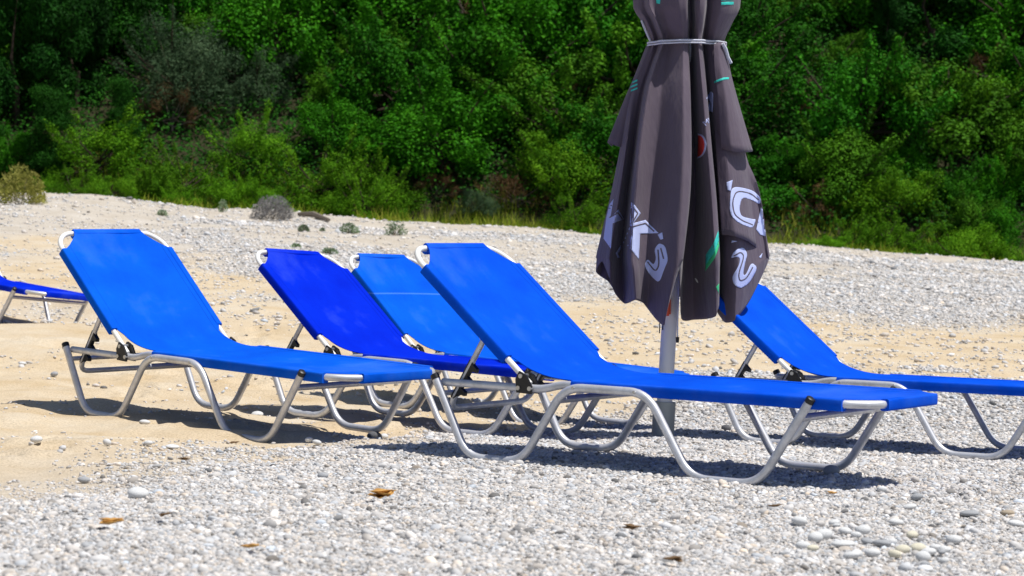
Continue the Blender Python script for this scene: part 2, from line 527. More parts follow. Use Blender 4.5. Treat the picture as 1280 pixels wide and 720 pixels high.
# scattered pale stones lying on the bare sand and in the bands up the beach
for (y0, y1, dens, ms, kk, hi) in [(6, 15, 150, .0062, 0, .028), (13, 19, 50, .014, 0, .045), (16.5, 24, 900, .0105, 1, .045), (24, 30, 800, .0125, 1, .05), (29, 37, 640, .0145, 1, .07)]:
    P = candidates(y0, y1, dens, rng)
    g = gravel(P[:, 0], P[:, 1])
    cl_ = fbm(P[:, 0] * 1.3, P[:, 1] * 1.3, 31)
    P = P[rng.random(len(P)) < (np.clip(.05 + .10 * (cl_ > .55) + g, 0, 1) if kk else np.where(g < .5, 1, .3) * (cl_ > .45))]
    parts_.append(scatter(P, lognorm(len(P), ms, .45, .005, hi), 1, int(y0 * 10) + 3, flat=(.3, .55), pale=1.0))
off = 0; VV, FF, CC = [], [], []
for V, F, c in parts_:
    VV.append(V); FF.append(F + off); CC.append(c); off += len(V)
peb = big_mesh('pebbles', np.concatenate(VV), np.concatenate(FF), 3, M['stone'], smooth=True, color=np.concatenate(CC))
tag(peb, label='pale grey and white shingle covering the beach', cat='pebbles', kind='stuff')

# single larger stones one can point at
stone_m = {'white': m_single_stone('white_limestone', (.66, .665, .67)), 'grey': m_single_stone('grey_stone', (.36, .37, .39)),
           'dark': m_single_stone('dark_stone', (.13, .13, .14)), 'cream': m_single_stone('cream_stone', (.66, .62, .50)), 'brown': m_single_stone('brown_stone', (.40, .33, .25))}
stone_meshes = {}
for cname, mm in stone_m.items():
    for k in range(3):
        sh, f = stone_shapes(3, 1, 100 + k * 7 + len(cname))
        me = bpy.data.meshes.new(cname + '_stone')
        me.from_pydata([tuple(p) for p in sh[0]], [], [tuple(q) for q in f]); me.shade_smooth(); me.materials.append(mm)
        stone_meshes[cname, k] = me
random.seed(11)
def stone(px, py, wpx, col, label, group=None, flat=.5):
    x, y = px_ground(px, py)
    s = wpx / FPX * y / 2
    o = bpy.data.objects.new('stone', stone_meshes[col, random.randrange(3)])
    o.scale = (s, s * random.uniform(.65, .95), s * flat)
    o.rotation_euler = (random.uniform(-.15, .15), random.uniform(-.15, .15), random.uniform(-.5, .5))
    o.location = (x, y, gz1(x, y) + s * flat * .55 + .007)
    C.collection.objects.link(o)
    tag(o, label, 'stone', group)
S_ = [
 (172, 622, 27, 'white', 'bright white rounded stone alone in the shingle at left foreground', None, .55),
 (104, 603, 15, 'grey', 'small grey stone at the sand edge, up and left of the white stone', None, .5),
 (1029, 677, 24, 'white', 'largest white stone in the pebble cluster at lower right', None, .62),
 (1052, 688, 30, 'white', 'flat white stone touching the right side of the largest white one', None, .35),
 (1063, 702, 22, 'white', 'white stone below the flat one in the lower right cluster', None, .5),
 (1016, 693, 16, 'cream', 'cream stone left of the flat white one in the cluster', None, .5),
 (1147, 697, 22, 'cream', 'yellowish cream stone at the right end of the pebble cluster', None, .6),
 (1070, 676, 14, 'white', 'small round white stone above the flat white one', None, .6),
 (1083, 682, 15, 'grey', 'grey pebble right of the small round white stone', None, .5),
 (1103, 686, 24, 'grey', 'long grey stone lying in the middle of the pebble cluster', None, .4),
 (1128, 695, 16, 'grey', 'blue grey stone left of the yellowish cream one', None, .5),
 (1180, 697, 18, 'white', 'pale stone just right of the yellowish cream one', None, .5),
 (1101, 618, 13, 'white', 'white rounded stone at the tip of the nearest lounger shadow', None, .7),
 (1146, 631, 14, 'grey', 'grey stone right of the white stone at the shadow tip', None, .6),
 (1137, 642, 18, 'white', 'long pale stone below the grey one near the shadow tip', None, .4),
 (1212, 650, 22, 'grey', 'long grey stone lying in the shingle at right', None, .35),
 (1258, 648, 18, 'brown', 'brownish stone by the right edge of the frame', None, .5),
 (1270, 660, 22, 'white', 'long white stone below the brownish one at right edge', None, .4),
 (1120, 660, 20, 'white', 'white stone above the pebble cluster', None, .45),
 (1040, 596, 22, 'grey', 'grey stone lying in shadow under the foot of the nearest lounger', None, .7),
 (907, 541, 12, 'dark', 'dark stone behind the nearest lounger, right of the parasol base', None, .7),
 (467, 544, 18, 'dark', 'dark brick-like stone in shadow below the left lounger foot', None, .62),
 (480, 543, 11, 'white', 'white stone beside the dark one below the left lounger foot', None, .7),
 (386, 558, 10, 'white', 'first white pebble on the shadow edge below the left lounger', None, .7),
 (396, 560, 12, 'white', 'second white pebble right of its twin below the left lounger', None, .6),
 (321, 516, 16, 'white', 'white stone between the legs of the left lounger', None, .55),
 (181, 536, 14, 'white', 'pale flat stone on sand below the left lounger head', None, .45),
 (45, 566, 16, 'white', 'pale rounded stone on the sand at far left', None, .55),
 (65, 570, 11, 'white', 'smaller pale stone right of the one on the sand at far left', None, .6),
 (134, 567, 11, 'white', 'upright white stone on the bare sand below the left lounger', None, .9),
 (185, 568, 13, 'white', 'pale stone on sand, right of the upright white stone', None, .5),
 (68, 469, 9, 'grey', 'small dark grey stone on sand left of the left lounger', None, .7),
 (215, 568, 18, 'white', 'flat whitish stone on sand just above the shingle edge', None, .3),
 (404, 600, 14, 'grey', 'blue grey stone in shingle below the left lounger', None, .6),
 (475, 605, 0, 'grey', '', None, .5),
 (28, 458, 10, 'white', 'white stone on the sand near the left frame edge', None, .5),
]
for s in S_:
    if s[2]: stone(*s)
rcl = random.Random(8)
for i in range(26):
    t = rcl.random()
    px_, py_ = 985 + 215 * t + rcl.uniform(-12, 12), 672 + 24 * t + rcl.uniform(-16, 22)
    stone(px_, py_, rcl.choice((10, 12, 14, 17, 20)), rcl.choice(('white', 'white', 'grey', 'white', 'cream')), 'rounded pale stone among the loose pebble cluster at lower right', 'stones of the lower right cluster', rcl.uniform(.5, .75))

# ------------------------------------------------------------------ loungers
G = dict(Lf=1.3755, Lb=.7334, zr=.3074, Wf=.6488, xhc=-.405, zhc=.3068, xhb1=-.2504, xhb2=-.0061, xt1=.1753, xt2=.522, zt=.301,
         xfb1=.7031, xfb2=.9745, xfc=1.1634, zfc=.3166)
HW, FW, RT, ZR = .30, .3244, .0155, .3074
def make_lounger(key, label, cloth, seedv):
    p = LOUNGERS[key]
    be = p[6]
    root = empty('sun_lounger', (p[0], p[1], p[2] + H0), (p[5], p[4], -p[3]), label, 'sun lounger', 'blue sun loungers on the beach')
    rnd = random.Random(seedv)
    cb, sb_ = math.cos(be), math.sin(be)
    def bk(d, y, n=0): return Vector((-d * cb + n * sb_, y, ZR + d * sb_ + n * cb))   # along the backrest, n = normal offset
    # side frames: cap, leg, foot, leg, flat top, leg, foot, leg, cap
    for s in (-1, 1):
        f = MB()
        y = s * FW
        pts = [(G['xhc'], y, G['zhc']), (G['xhb1'], y, RT), (G['xhb2'], y, RT), (G['xt1'], y, G['zt']), (G['xt2'], y, G['zt']),
               (G['xfb1'], y, RT), (G['xfb2'], y, RT), (G['xfc'], y, G['zfc'])]
        f.tube(fillet(pts, .075, 7), RT, 12)
        fo = f.build('side_frame', M['metal'], root)
        for (cx, cz, dx, dz) in ((G['xhc'], G['zhc'], .155, -.293), (G['xfc'], G['zfc'], -.189, -.302)):
            c = MB(); d = Vector((dx, 0, dz)).normalized(); q = Vector((cx, y, cz))
            c.tube([q + d * .012, q - d * .006, q - d * .009], [RT * 1.08, RT * 1.08, RT * .8], 12)
            c.build('end_cap', M['black'], fo)
        for bx in (G['xt1'] + .045, G['xt2'] - .045):
            b = MB(); b.tube([(bx, y - s * .01, G['zt']), (bx, y + s * (RT + .004), G['zt'])], .006, 8)
            b.build('bolt', M['bolt'], fo)
    # cross braces between the side frames
    def leg_x(xa, za, xb, zb, z): return xa + (xb - xa) * (z - za) / (zb - za)
    for (x, z, r) in ((leg_x(G['xhc'], G['zhc'], G['xhb1'], RT, .245), .245, .013), (leg_x(G['xt1'], G['zt'], G['xhb2'], RT, .252), .252, .0165),
                      (leg_x(G['xfc'], G['zfc'], G['xfb2'], RT, .252), .252, .0165)):
        c = MB(); c.tube([(x, -FW, z), (x, 0, z), (x, FW, z)], r, 10, squash=.8)
        c.build('cross_brace', M['metal'], root)
    # bed frame: open tube from the head caps round the foot
    zb = ZR - .022
    ch = .09
    hx = -.385
    pts = [(hx, -HW, zb), (0, -HW, zb), (.07, -HW, zb), (.15, -HW, ZR), (G['Lf'] - ch, -HW, ZR), (G['Lf'], -HW + ch, ZR), (G['Lf'], HW - ch, ZR),
           (G['Lf'] - ch, HW, ZR), (.15, HW, ZR), (.07, HW, zb), (0, HW, zb), (hx, HW, zb)]
    f = MB(); f.tube(fillet(pts, .05, 5), .0145, 12)
    f.build('bed_frame', M['metal'], root)
    # backrest frame
    L = G['Lb']; cc = .06
    pts = [bk(-.01, -HW), bk(L - cc, -HW), bk(L, -HW + cc), bk(L, HW - cc), bk(L - cc, HW), bk(-.01, HW)]
    f = MB(); f.tube(fillet(pts, .07, 6), .0115, 12)
    f.build('backrest_frame', M['white'], root)
    # hinges
    HP = [(-.036, zb - .017), (.028, zb - .020), (.030, zb + .008), (.006, ZR + .026), (-.026, ZR + .040), (-.042, ZR + .010)]
    for s in (-1, 1):
        for ya, yb in ((-.032, -.020), (.016, .024)):
            h = MB(); h.prism(HP, s * (HW + ya), s * (HW + yb))
            ho = h.build('hinge_plate', M['black'], root, smooth=False)
        for (bx, bz) in ((-.018, ZR + .022), (-.028, zb), (.022, zb)):
            b = MB(); b.tube([(bx, s * (HW - .035), bz), (bx, s * (HW + .0285), bz)], .0085, 10)
            b.build('bolt', M['bolt'], ho)
    # prop: U tube pivoting on the backrest, resting on the head brace
    yp = HW - .035
    a = bk(.27, 0, -.012)
    z1 = .185
    xb_ = leg_x(G['xhc'], G['zhc'], G['xhb1'], RT, .245) + .035
    dirv = Vector((xb_ - a.x, 0, .262 - a.z)).normalized()
    k = (z1 - a.z) / dirv.z
    bt = a + dirv * k
    f = MB(); f.tube(fillet([(a.x, -yp, a.z), (bt.x, -yp, bt.z), (bt.x, yp, bt.z), (a.x, yp, a.z)], .06, 6), .0115, 10)
    po = f.build('prop', M['metal'], root)
    nrm = Vector((dirv.z, 0, -dirv.x))
    if nrm.x < 0: nrm = -nrm
    for s in (-1, 1):
        q = MB()
        prof = []
        base = a + dirv * (k * .36)
        ln = k * .5
        pr = [(0, .004)]
        for t in range(3):
            u0 = .06 + t * .31
            pr += [(u0, .014), (u0 + .03, .036), (u0 + .11, .040), (u0 + .14, .020), (u0 + .20, .014)]
        pr += [(1, .004)]
        pr += [(1, -.010), (0, -.010)]
        poly = [(base + dirv * (ln * u) + nrm * v) for u, v in pr]
        q.prism([(v.x, v.z) for v in poly], s * yp - .010, s * yp + .010)
        q.build('ratchet', M['black'], po, smooth=False)
    # cloth: one sheet from the head of the backrest to the foot, with sleeves over the rails
    m = MB()
    prof = []                                     # (point on centre line, half width, sag weight)
    top = L + .004
    Nb = 22
    for i in range(Nb + 1):
        d = top - (top - .085) * i / Nb
        hwid = HW
        if d > L - .110: hwid = HW - .110 * min(1, (d - (L - .110)) / .10) ** .75
        if d < .13: hwid = HW - .028 * min(1, (.13 - d) / .045)
        prof.append((bk(d, 0, .016), hwid, min(1, (top - d) / .12)))
    p0, p1 = bk(.085, 0, .016), Vector((.17, 0, ZR + .016))
    pc = Vector((.030, 0, ZR + .018))
    for i in range(1, 8):
        t = i / 8
        prof.append((p0 * (1 - t) ** 2 + pc * 2 * t * (1 - t) + p1 * t * t, HW - .028, 1))
    Ns = 26
    for i in range(Ns + 1):
        x = .17 + (G['Lf'] + .004 - .17) * i / Ns
        hwid = HW
        if x < .2: hwid = HW - .028 * (.2 - x) / .03
        e = G['Lf'] - .10
        if x > e: hwid = HW - .105 * min(1, (x - e) / .10)
        prof.append((Vector((x, 0, ZR + .016)), hwid, min(1, (G['Lf'] + .004 - x) / .12)))
    Nt = 12
    vs_, fs_ = [], []
    for i, (c, hwid, sg) in enumerate(prof):
        a_, b_ = prof[max(i - 1, 0)][0], prof[min(i + 1, len(prof) - 1)][0]
        t = (b_ - a_).normalized(); nn = Vector((-t.z, 0, t.x))
        for j in range(Nt + 1):
            u = -1 + 2 * j / Nt
            sag = -.024 * (1 - u * u) * sg + .0025 * math.sin(3.1 * u + i * .6 + seedv) * (1 - u * u)
            vs_.append(c + nn * sag + Vector((0, u * hwid, 0)))
    n1 = len(vs_)
    for i, (c, hwid, sg) in enumerate(prof):      # underside
        a_, b_ = prof[max(i - 1, 0)][0], prof[min(i + 1, len(prof) - 1)][0]
        t = (b_ - a_).normalized(); nn = Vector((-t.z, 0, t.x))
        for j in range(Nt + 1): vs_.append(vs_[i * (Nt + 1) + j] - nn * .003)
    Wd = Nt + 1
    for i in range(len(prof) - 1):
        for j in range(Nt):
            fs_.append((i * Wd + j, i * Wd + j + 1, (i + 1) * Wd + j + 1, (i + 1) * Wd + j))
            fs_.append((n1 + i * Wd + j, n1 + (i + 1) * Wd + j, n1 + (i + 1) * Wd + j + 1, n1 + i * Wd + j + 1))
        for j in (0, Nt):
            fs_.append((i * Wd + j, (i + 1) * Wd + j, n1 + (i + 1) * Wd + j, n1 + i * Wd + j))
    for j in range(Nt):
        for i in (0, len(prof) - 1):
            fs_.append((i * Wd + j, i * Wd + j + 1, n1 + i * Wd + j + 1, n1 + i * Wd + j))
    m.add(vs_, fs_)
    bu = Vector((sb_, 0, cb))
    for s in (-1, 1):
        m.sleeve(bk(.125, s * HW, -.003), bk(L - .110, s * HW, -.003), bu, .0175, .0215)
        m.sleeve((.195, s * HW, ZR - .003), (G['Lf'] - .10, s * HW, ZR - .003), (0, 0, 1), .0175, .0215)
    m.sleeve(bk(L, -HW + .110, -.002), bk(L, HW - .110, -.002), bu, .0165, .0195)
    m.sleeve((G['Lf'], -HW + .105, ZR - .002), (G['Lf'], HW - .105, ZR - .002), (0, 0, 1), .0165, .0205)
    m.build('cloth', cloth, root)
    return root
make_lounger('A', 'nearest blue lounger with raised backrest, in front of the closed parasol', M['blue_mid'], 1)
make_lounger('B', 'blue lounger at left on bare sand, its head toward the frame edge', M['blue_pale'], 2)
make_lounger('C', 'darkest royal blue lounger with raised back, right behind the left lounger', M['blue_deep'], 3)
make_lounger('D', 'small looking light blue lounger half hidden behind the nearest one, crease across backrest', M['blue_creased'], 4)
make_lounger('E', 'blue lounger at right, its raised back partly behind the parasol cloth', M['blue_mid'], 5)
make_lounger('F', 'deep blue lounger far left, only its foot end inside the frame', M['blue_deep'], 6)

# ------------------------------------------------------------------ parasol
YP = 11.1
base = px_at(828, 549, YP)
zb0 = gz1(base.x, YP)
M['cloth'] = mat('dark_grey_parasol_cloth', (.060, .052, .066), rough=.75, spec=.2)
n_, l_, b_ = nodes(M['cloth'])
t1 = noise_node(M['cloth'], 4, 5, .6); r1 = ramp(M['cloth'], t1.outputs[0], [(.3, (.090, .070, .098)), (.7, (.118, .093, .122))])
l_.new(r1.outputs[0], b_.inputs['Base Color'])
t2 = noise_node(M['cloth'], 1.0, 4, .6)
mp_ = n_.new('ShaderNodeMapping'); mp_.inputs['Scale'].default_value = (8, 8, 2.2)
l_.new(t2.inputs[0].links[0].from_socket, mp_.inputs[0]); l_.new(mp_.outputs[0], t2.inputs[0])
bump(M['cloth'], t2.outputs[0], .38, .045)
b_.inputs['Sheen Weight'].default_value = .15
M['pole'] = mat('pale_painted_pole', (.80, .80, .84), rough=.45)
M['socket'] = mat('grey_steel_socket', (.34, .37, .38), rough=.55, metal=.2)
t3 = noise_node(M['socket'], 20, 5, .6); bump(M['socket'], t3.outputs[0], .3, .01)
M['print'] = mat('pale_print', (.50, .56, .86), rough=.6)
M['teal'] = mat('teal_print', (.03, .55, .48), rough=.6)
M['green'] = mat('green_print', (.04, .55, .22), rough=.6)
M['red'] = mat('red_print', (.80, .06, .05), rough=.6)
M['orange'] = mat('orange_plastic', (.72, .07, .015), rough=.4)
M['cord'] = mat('white_cord', (.55, .57, .66), rough=.8)
par = empty('parasol', (base.x, YP, zb0), (0, 0, 0), 'closed dark grey beach parasol tied with a cord on a pale pole', 'parasol')
inv = Matrix.Translation(par.location).inverted()
def ax(py): return 828 + (548 - py) * 30 / 493.0
def W(px, py, d=0.0): return inv @ (px_at(px, py, YP) + Vector((0, -d, 0)))
def pole_at(py): return W(ax(py), py)
pole = MB(); pole.tube([pole_at(535), pole_at(300), pole_at(0), pole_at(-160)], .036, 20)
po = pole.build('pole', M['pole'], par)
sk = MB(); sk.tube([pole_at(575), pole_at(549), pole_at(502)], .052, 22)
sk.build('base_socket', M['socket'], par)
cl = MB(); q = pole_at(383)
cl.box(q + Vector((-.024, -.043, .0)), (.045, .03, .085), None, .008)
cl.build('runner_catch', M['orange'], par)
for q0, q1 in ((W(824, 401, .05), W(823.5, 416, .05)), (W(828, 400, .045), W(827.5, 412, .045))):
    cl = MB(); cl.tube([q0, q1], .003, 6); cl.build('locking_pin', M['black'], par)

LV = [-150, -70, 0, 30, 54, 80, 120, 190, 250, 315]
HWID = [20, 50, 67, 60, 46, 52, 66, 82, 92, 105]          # half width in px at each level
def extra(xs):   # node x at y = 0, 54, 120, 190, 250, 315  ->  offsets at all levels
    o = np.interp(LV, [0, 54, 120, 190, 250, 315], [x - ax(y) for x, y in zip(xs, [0, 54, 120, 190, 250, 315])])
    return o
front = [   # xs at 0,54,120,190,250,315 ; hem x,y ; in/out factor (upper, lower)
 ([791, 812, 785, 774, 765, 752], (752, 326), .35, .35),
 ([797, 816, 791, 780, 771, 760], (760, 348), 1.02, 1.02),
 ([801, 819, 797, 786, 778, 770], (768, 366), .80, .70),
 ([804, 822, 802, 791, 783, 777], (780, 379), .72, .55),
 ([808, 826, 806, 795, 789, 784], (789, 372), 1.22, 1.18),
 ([813, 829, 814, 806, 801, 797], (800, 376), 1.02, 1.00),
 ([820, 834, 824, 817, 812, 809], (806, 384), .94, .93),
 ([830, 842, 836, 831, 826, 822], (815, 396), 1.08, 1.06),
 ([842, 850, 848, 846, 842, 837], (823, 402), 1.20, 1.22),
 ([848, 853, 852, 851, 848, 842], (828, 380), 1.16, 1.22),
 ([854, 857, 858, 858, 855, 847], (842, 336), 1.08, 1.15),
 ([860, 861, 862, 862, 860, 852], (850, 397), .50, .60),
 ([863, 864, 865, 867, 868, 864], (866, 399), .55, .50),
 ([865, 866, 868, 870, 872, 874], (880, 397), 1.00, .72),
 ([870, 869, 873, 877, 881, 884], (887, 392), 1.16, 1.12),
 ([877, 874, 879, 884, 889, 892], (892, 380), 1.05, 1.08),
 ([882, 878, 883, 888, 893, 896], (895, 390), .62, .55),
 ([888, 882, 887, 894, 899, 901], (902, 401), .85, .85),
 ([898, 889, 893, 903, 911, 916], (913, 398), 1.06, 1.02),
 ([911, 897, 903, 917, 930, 940], (934, 374), 1.02, .98),
 ([925, 905, 912, 931, 949, 961], (961, 323), .40, .40)]
strings = []
for xs, hem, mu, ml in front:
    o = extra(xs); col = []
    for k, py in enumerate(LV):
        hw_px = HWID[k]
        if py < 0: o_k = np.clip(o[LV.index(0)] / HWID[2], -1, 1) * hw_px
        else: o_k = o[k]
        f = np.clip(1 - (o_k / hw_px) ** 2, .02, 1) ** .5
        mm = mu + (ml - mu) * np.clip((py - 54) / 180, 0, 1)
        mm = 1 + (mm - 1) * 1.6 if mm > .4 else mm
        if py < 54: mm = .35 + mm * .65
        d = f * hw_px / FPX * YP * mm * .86
        col.append(W(ax(py) + o_k, py, d))
    f = np.clip(1 - ((hem[0] - ax(hem[1])) / 108) ** 2, .02, 1) ** .5
    for t in (.35, .7, 1.0):
        y_ = 315 + (hem[1] - 315) * t
        x_ = xs[-1] + (hem[0] - xs[-1]) * t
        curl = 1 - .10 * t * t
        col.append(W(x_, y_ + .01, f * 105 / FPX * YP * (1 + (ml - 1) * 1.6 if ml > .4 else ml) * .86 * curl))
    strings.append(col)
# back half, generic folds
nb = 15
for i in range(1, nb):
    a = math.pi * i / nb
    fold = 1.0 + (.16 if i % 2 else -.22)
    hem_y = 328 + 46 * math.sin(a) + 7 * math.sin(i * 1.9) * math.sin(a)
    col = []
    for k, py in enumerate(LV):
        r = HWID[k] / FPX * YP
        ff = 1 + (fold - 1) * (.4 if py < 60 else 1)
        c = pole_at(py)
        col.append(c + Vector((math.cos(a) * r * .93, math.sin(a) * r * .86 * ff, 0)))
    for t in (.35, .7, 1.0):
        y_ = 315 + (hem_y - 315) * t; c = pole_at(y_); r = 105 / FPX * YP
        col.append(c + Vector((math.cos(a) * r * .93, math.sin(a) * r * .86 * fold, 0)))
    strings.append(col)
def spline_loop(P, sub, closed, c=.5):
    n = len(P); out = []
    for i in range(n if closed else n - 1):
        if closed: p0, p1, p2, p3 = P[i - 1], P[i], P[(i + 1) % n], P[(i + 2) % n]
        else: p0, p1, p2, p3 = P[max(i - 1, 0)], P[i], P[i + 1], P[min(i + 2, n - 1)]
        for k in range(sub):
            t = k / sub
            out.append(p1 * (2 * t ** 3 - 3 * t * t + 1) + (p2 - p0) * c * (t ** 3 - 2 * t * t + t) + p2 * (3 * t * t - 2 * t ** 3) + (p3 - p1) * c * (t ** 3 - t * t))
    if not closed: out.append(P[-1])
    return out
def cloth_grid(mb, strs, closed, su=4, sv=4):
    cols = [spline_loop(c, sv, False) for c in strs]
    rows = list(zip(*cols))
    rows = [spline_loop(list(r), su, closed, .30) for r in rows]
    n = len(rows[0])
    vs_ = [v for r in rows for v in r]
    fs_ = []
    for i in range(len(rows) - 1):
        for j in range(n if closed else n - 1):
            k = (j + 1) % n
            fs_.append((i * n + j, i * n + k, (i + 1) * n + k, (i + 1) * n + j))
    mb.add(vs_, fs_)
    return rows
cm = MB()
rows = cloth_grid(cm, strings, True, 5, 4)
# loose outer flaps, left and right
def dep(px, py, m):
    hw_px = np.interp(py, LV, HWID); f = max(.02, 1 - ((px - ax(py)) / hw_px) ** 2) ** .5
    return f * hw_px / FPX * YP * m * .86
def flap(st):
    cloth_grid(cm, [[W(x, y, d) for x, y, d in s] for s in st], False, 6, 5)
flap([[(889, 58, .145), (889, 90, .175), (893, 130, .20), (896, 188, .215)],
      [(894, 56, .14), (897, 90, .185), (903, 130, .215), (909, 191, .245)],
      [(900, 55, .12), (904, 90, .15), (913, 130, .18), (925, 192, .215)],
      [(906, 55, .07), (911, 90, .085), (921, 130, .10), (938, 190, .12)],
      [(905, 56, -.02), (909, 90, -.03), (917, 130, -.03), (930, 186, -.02)]])
flap([[(818, 60, .05), (806, 95, .05), (795, 125, .04), (782, 186, .05)],
      [(811, 58, .03), (797, 95, .04), (785, 125, .04), (770, 183, .06)],
      [(808, 57, -.02), (793, 95, -.01), (780, 125, 0), (759, 178, .01)],
      [(812, 58, -.08), (799, 95, -.09), (786, 125, -.10), (766, 182, -.12)]])
flap([[(889, 140, dep(889, 140, .6)), (891, 195, dep(891, 195, .85)), (893, 240, dep(893, 240, .95)), (896, 293, dep(896, 293, .95))],
      [(896, 140, dep(896, 140, .75)), (902, 192, dep(902, 192, 1.12)), (907, 240, dep(907, 240, 1.2)), (912, 295, dep(912, 295, 1.22))],
      [(902, 140, dep(902, 140, .85)), (914, 190, dep(914, 190, 1.12)), (924, 240, dep(924, 240, 1.2)), (930, 301, dep(930, 301, 1.22))],
      [(907, 140, dep(907, 140, .85)), (922, 190, dep(922, 190, 1.08)), (940, 240, dep(940, 240, 1.25)), (948, 313, dep(948, 313, 1.3))],
      [(910, 140, .02), (928, 190, .03), (948, 240, .05), (959, 324, .06)]])
can = cm.build('canopy', M['cloth'], par)
can.data.shade_smooth()
sm = can.modifiers.new('thick', 'SOLIDIFY'); sm.thickness = .0025; sm.offset = -1
bvh = BVHTree.FromPolygons([Vector(v) for v in cm.v], cm.f)
# tie cord follows the loop at y = 54
ring = rows[LV.index(54) * 4]
c54 = pole_at(54)
cord = MB()
rp = []
for v in ring:
    d = Vector((v.x - c54.x, v.y - c54.y, 0)); rp.append(Vector((c54.x, c54.y, v.z)) + d * (1 + .010 / max(.03, d.length)))
# convex-ish: keep the largest radius in a small window so that the cord bridges the folds
K = len(rp); rad = [math.hypot(p.x - c54.x, p.y - c54.y) for p in rp]
ang = [math.atan2(p.y - c54.y, p.x - c54.x) for p in rp]
pts = []
for i in range(96):
    a = -math.pi + 2 * math.pi * i / 96
    r = max([rr for rr, aa in zip(rad, ang) if abs((aa - a + math.pi) % (2 * math.pi) - math.pi) < .13] or [.16])
    pts.append(Vector((c54.x + r * math.cos(a), c54.y + r * math.sin(a), c54.z)))
pts = [(pts[i - 2] + pts[i - 1] + pts[i] + pts[(i + 1) % 96] + pts[(i + 2) % 96]) / 5 for i in range(96)]
cord.tube(pts, .0048, 6, closed=True)
cord.tube([p + Vector((0, 0, -.011)) * (1 if i % 96 < 48 else .4) for i, p in enumerate(pts)], .0042, 6, closed=True)
cord.tube([W(900, 57, .14), W(904, 64, .13), W(907, 74, .12), W(911, 81, .11)], .008, 6)
cord.tube([W(812, 52, .05), W(808, 44, .06), W(804, 35, .07), W(801, 27, .06)], .005, 6)
cord.build('tie_cord', M['cord'], par)
st = MB(); st.tube([W(847, 312, .20), W(846, 350, .17), W(845, 400, .12), W(845, 421, .10)], .0035, 6)
so_ = st.build('pull_string', M['cord'], par)
bd = MB(); bd.tube([W(845, 420, .10), W(845, 427, .10)], [.009, .007], 8); bd.build('bead', M['black'], so_)

def conform(faces2d, verts2d, name, mat_, off=.0022):
    """lay a flat figure (px coordinates) onto the cloth"""
    out = []; ok = []
    for x, y in verts2d:
        o = W(x, y, 1.2)
        h, n, i, d = bvh.ray_cast(o, Vector((0, 1, 0)))
        if h is None: out.append(o); ok.append(False)
        else: out.append(h + Vector((0, -off, 0))); ok.append(True)
    fs = []
    for f in faces2d:
        if not all(ok[i] for i in f): continue
        dm = max(out[i].y for i in f) - min(out[i].y for i in f)
        if dm < .05: fs.append(f)
    if not fs: return
    m = MB(); m.add(out, fs)
    o = m.build(name, mat_, can)
    o.modifiers.new('thick', 'SOLIDIFY').thickness = .0008
def in_poly(x, y, p):
    c = False; j = len(p) - 1
    for i in range(len(p)):
        if (p[i][1] > y) != (p[j][1] > y) and x < (p[j][0] - p[i][0]) * (y - p[i][1]) / (p[j][1] - p[i][1]) + p[i][0]: c = not c
        j = i
    return c
def fill2d(polys, cell=1.6):
    from mathutils.geometry import delaunay_2d_cdt
    V_, F_ = [], []
    for p in polys:
        pts = []
        for (x0, y0), (x1, y1) in zip(p, p[1:] + p[:1]):
            k = max(1, int(math.hypot(x1 - x0, y1 - y0) / cell))
            pts += [(x0 + (x1 - x0) * t / k, y0 + (y1 - y0) * t / k) for t in range(k)]
        ed = [(i, (i + 1) % len(pts)) for i in range(len(pts))]
        xs = [q[0] for q in p]; ys = [q[1] for q in p]
        inner = [(x, y) for x in np.arange(min(xs) + .7, max(xs), cell) for y in np.arange(min(ys) + .7, max(ys), cell) if in_poly(x, y, p)]
        r = delaunay_2d_cdt([Vector(q) for q in pts + inner], ed, [], 0, .02)
        vv = [(q.x, q.y) for q in r[0]]
        for f in r[2]:
            cx = sum(vv[i][0] for i in f) / len(f); cy = sum(vv[i][1] for i in f) / len(f)
            if in_poly(cx, cy, p): F_.append([i + len(V_) for i in f])
        V_ += vv
    return F_, V_
def decal(polys, name, mat_, off=.0022): conform(*fill2d(polys), name, mat_, off)
def text2d(body, cx, cy, h, wid, rot, name, mat_, grow=0.0, off=.0022, flipx=1):
    cu = bpy.data.curves.new('letters', 'FONT'); cu.body = body; cu.align_x = 'CENTER'; cu.align_y = 'CENTER'; cu.offset = grow; cu.resolution_u = 6
    to = bpy.data.objects.new('letters', cu); C.collection.objects.link(to)
    bpy.context.view_layer.update()
    me = to.evaluated_get(bpy.context.evaluated_depsgraph_get()).to_mesh()
    bm = bmesh.new(); bm.from_mesh(me); to.to_mesh_clear()
    C.collection.objects.unlink(to); bpy.data.objects.remove(to); bpy.data.curves.remove(cu)
    c, s = math.cos(rot), math.sin(rot)
    for v in bm.verts:
        x, y = v.co.x * wid * flipx, -v.co.y * h
        v.co = Vector((cx + x * c - y * s, cy + x * s + y * c, 0))
    bmesh.ops.triangulate(bm, faces=bm.faces[:])
    for _ in range(6):
        e = [e for e in bm.edges if e.calc_length() > 3.0]
        if not e: break
        bmesh.ops.subdivide_edges(bm, edges=e, cuts=1); bmesh.ops.triangulate(bm, faces=bm.faces[:])
    bm.verts.index_update()
    f = [[q.index for q in ff.verts] for ff in bm.faces]; v = [(q.co.x, q.co.y) for q in bm.verts]
    bm.free()
    conform(f, v, name, mat_, off)
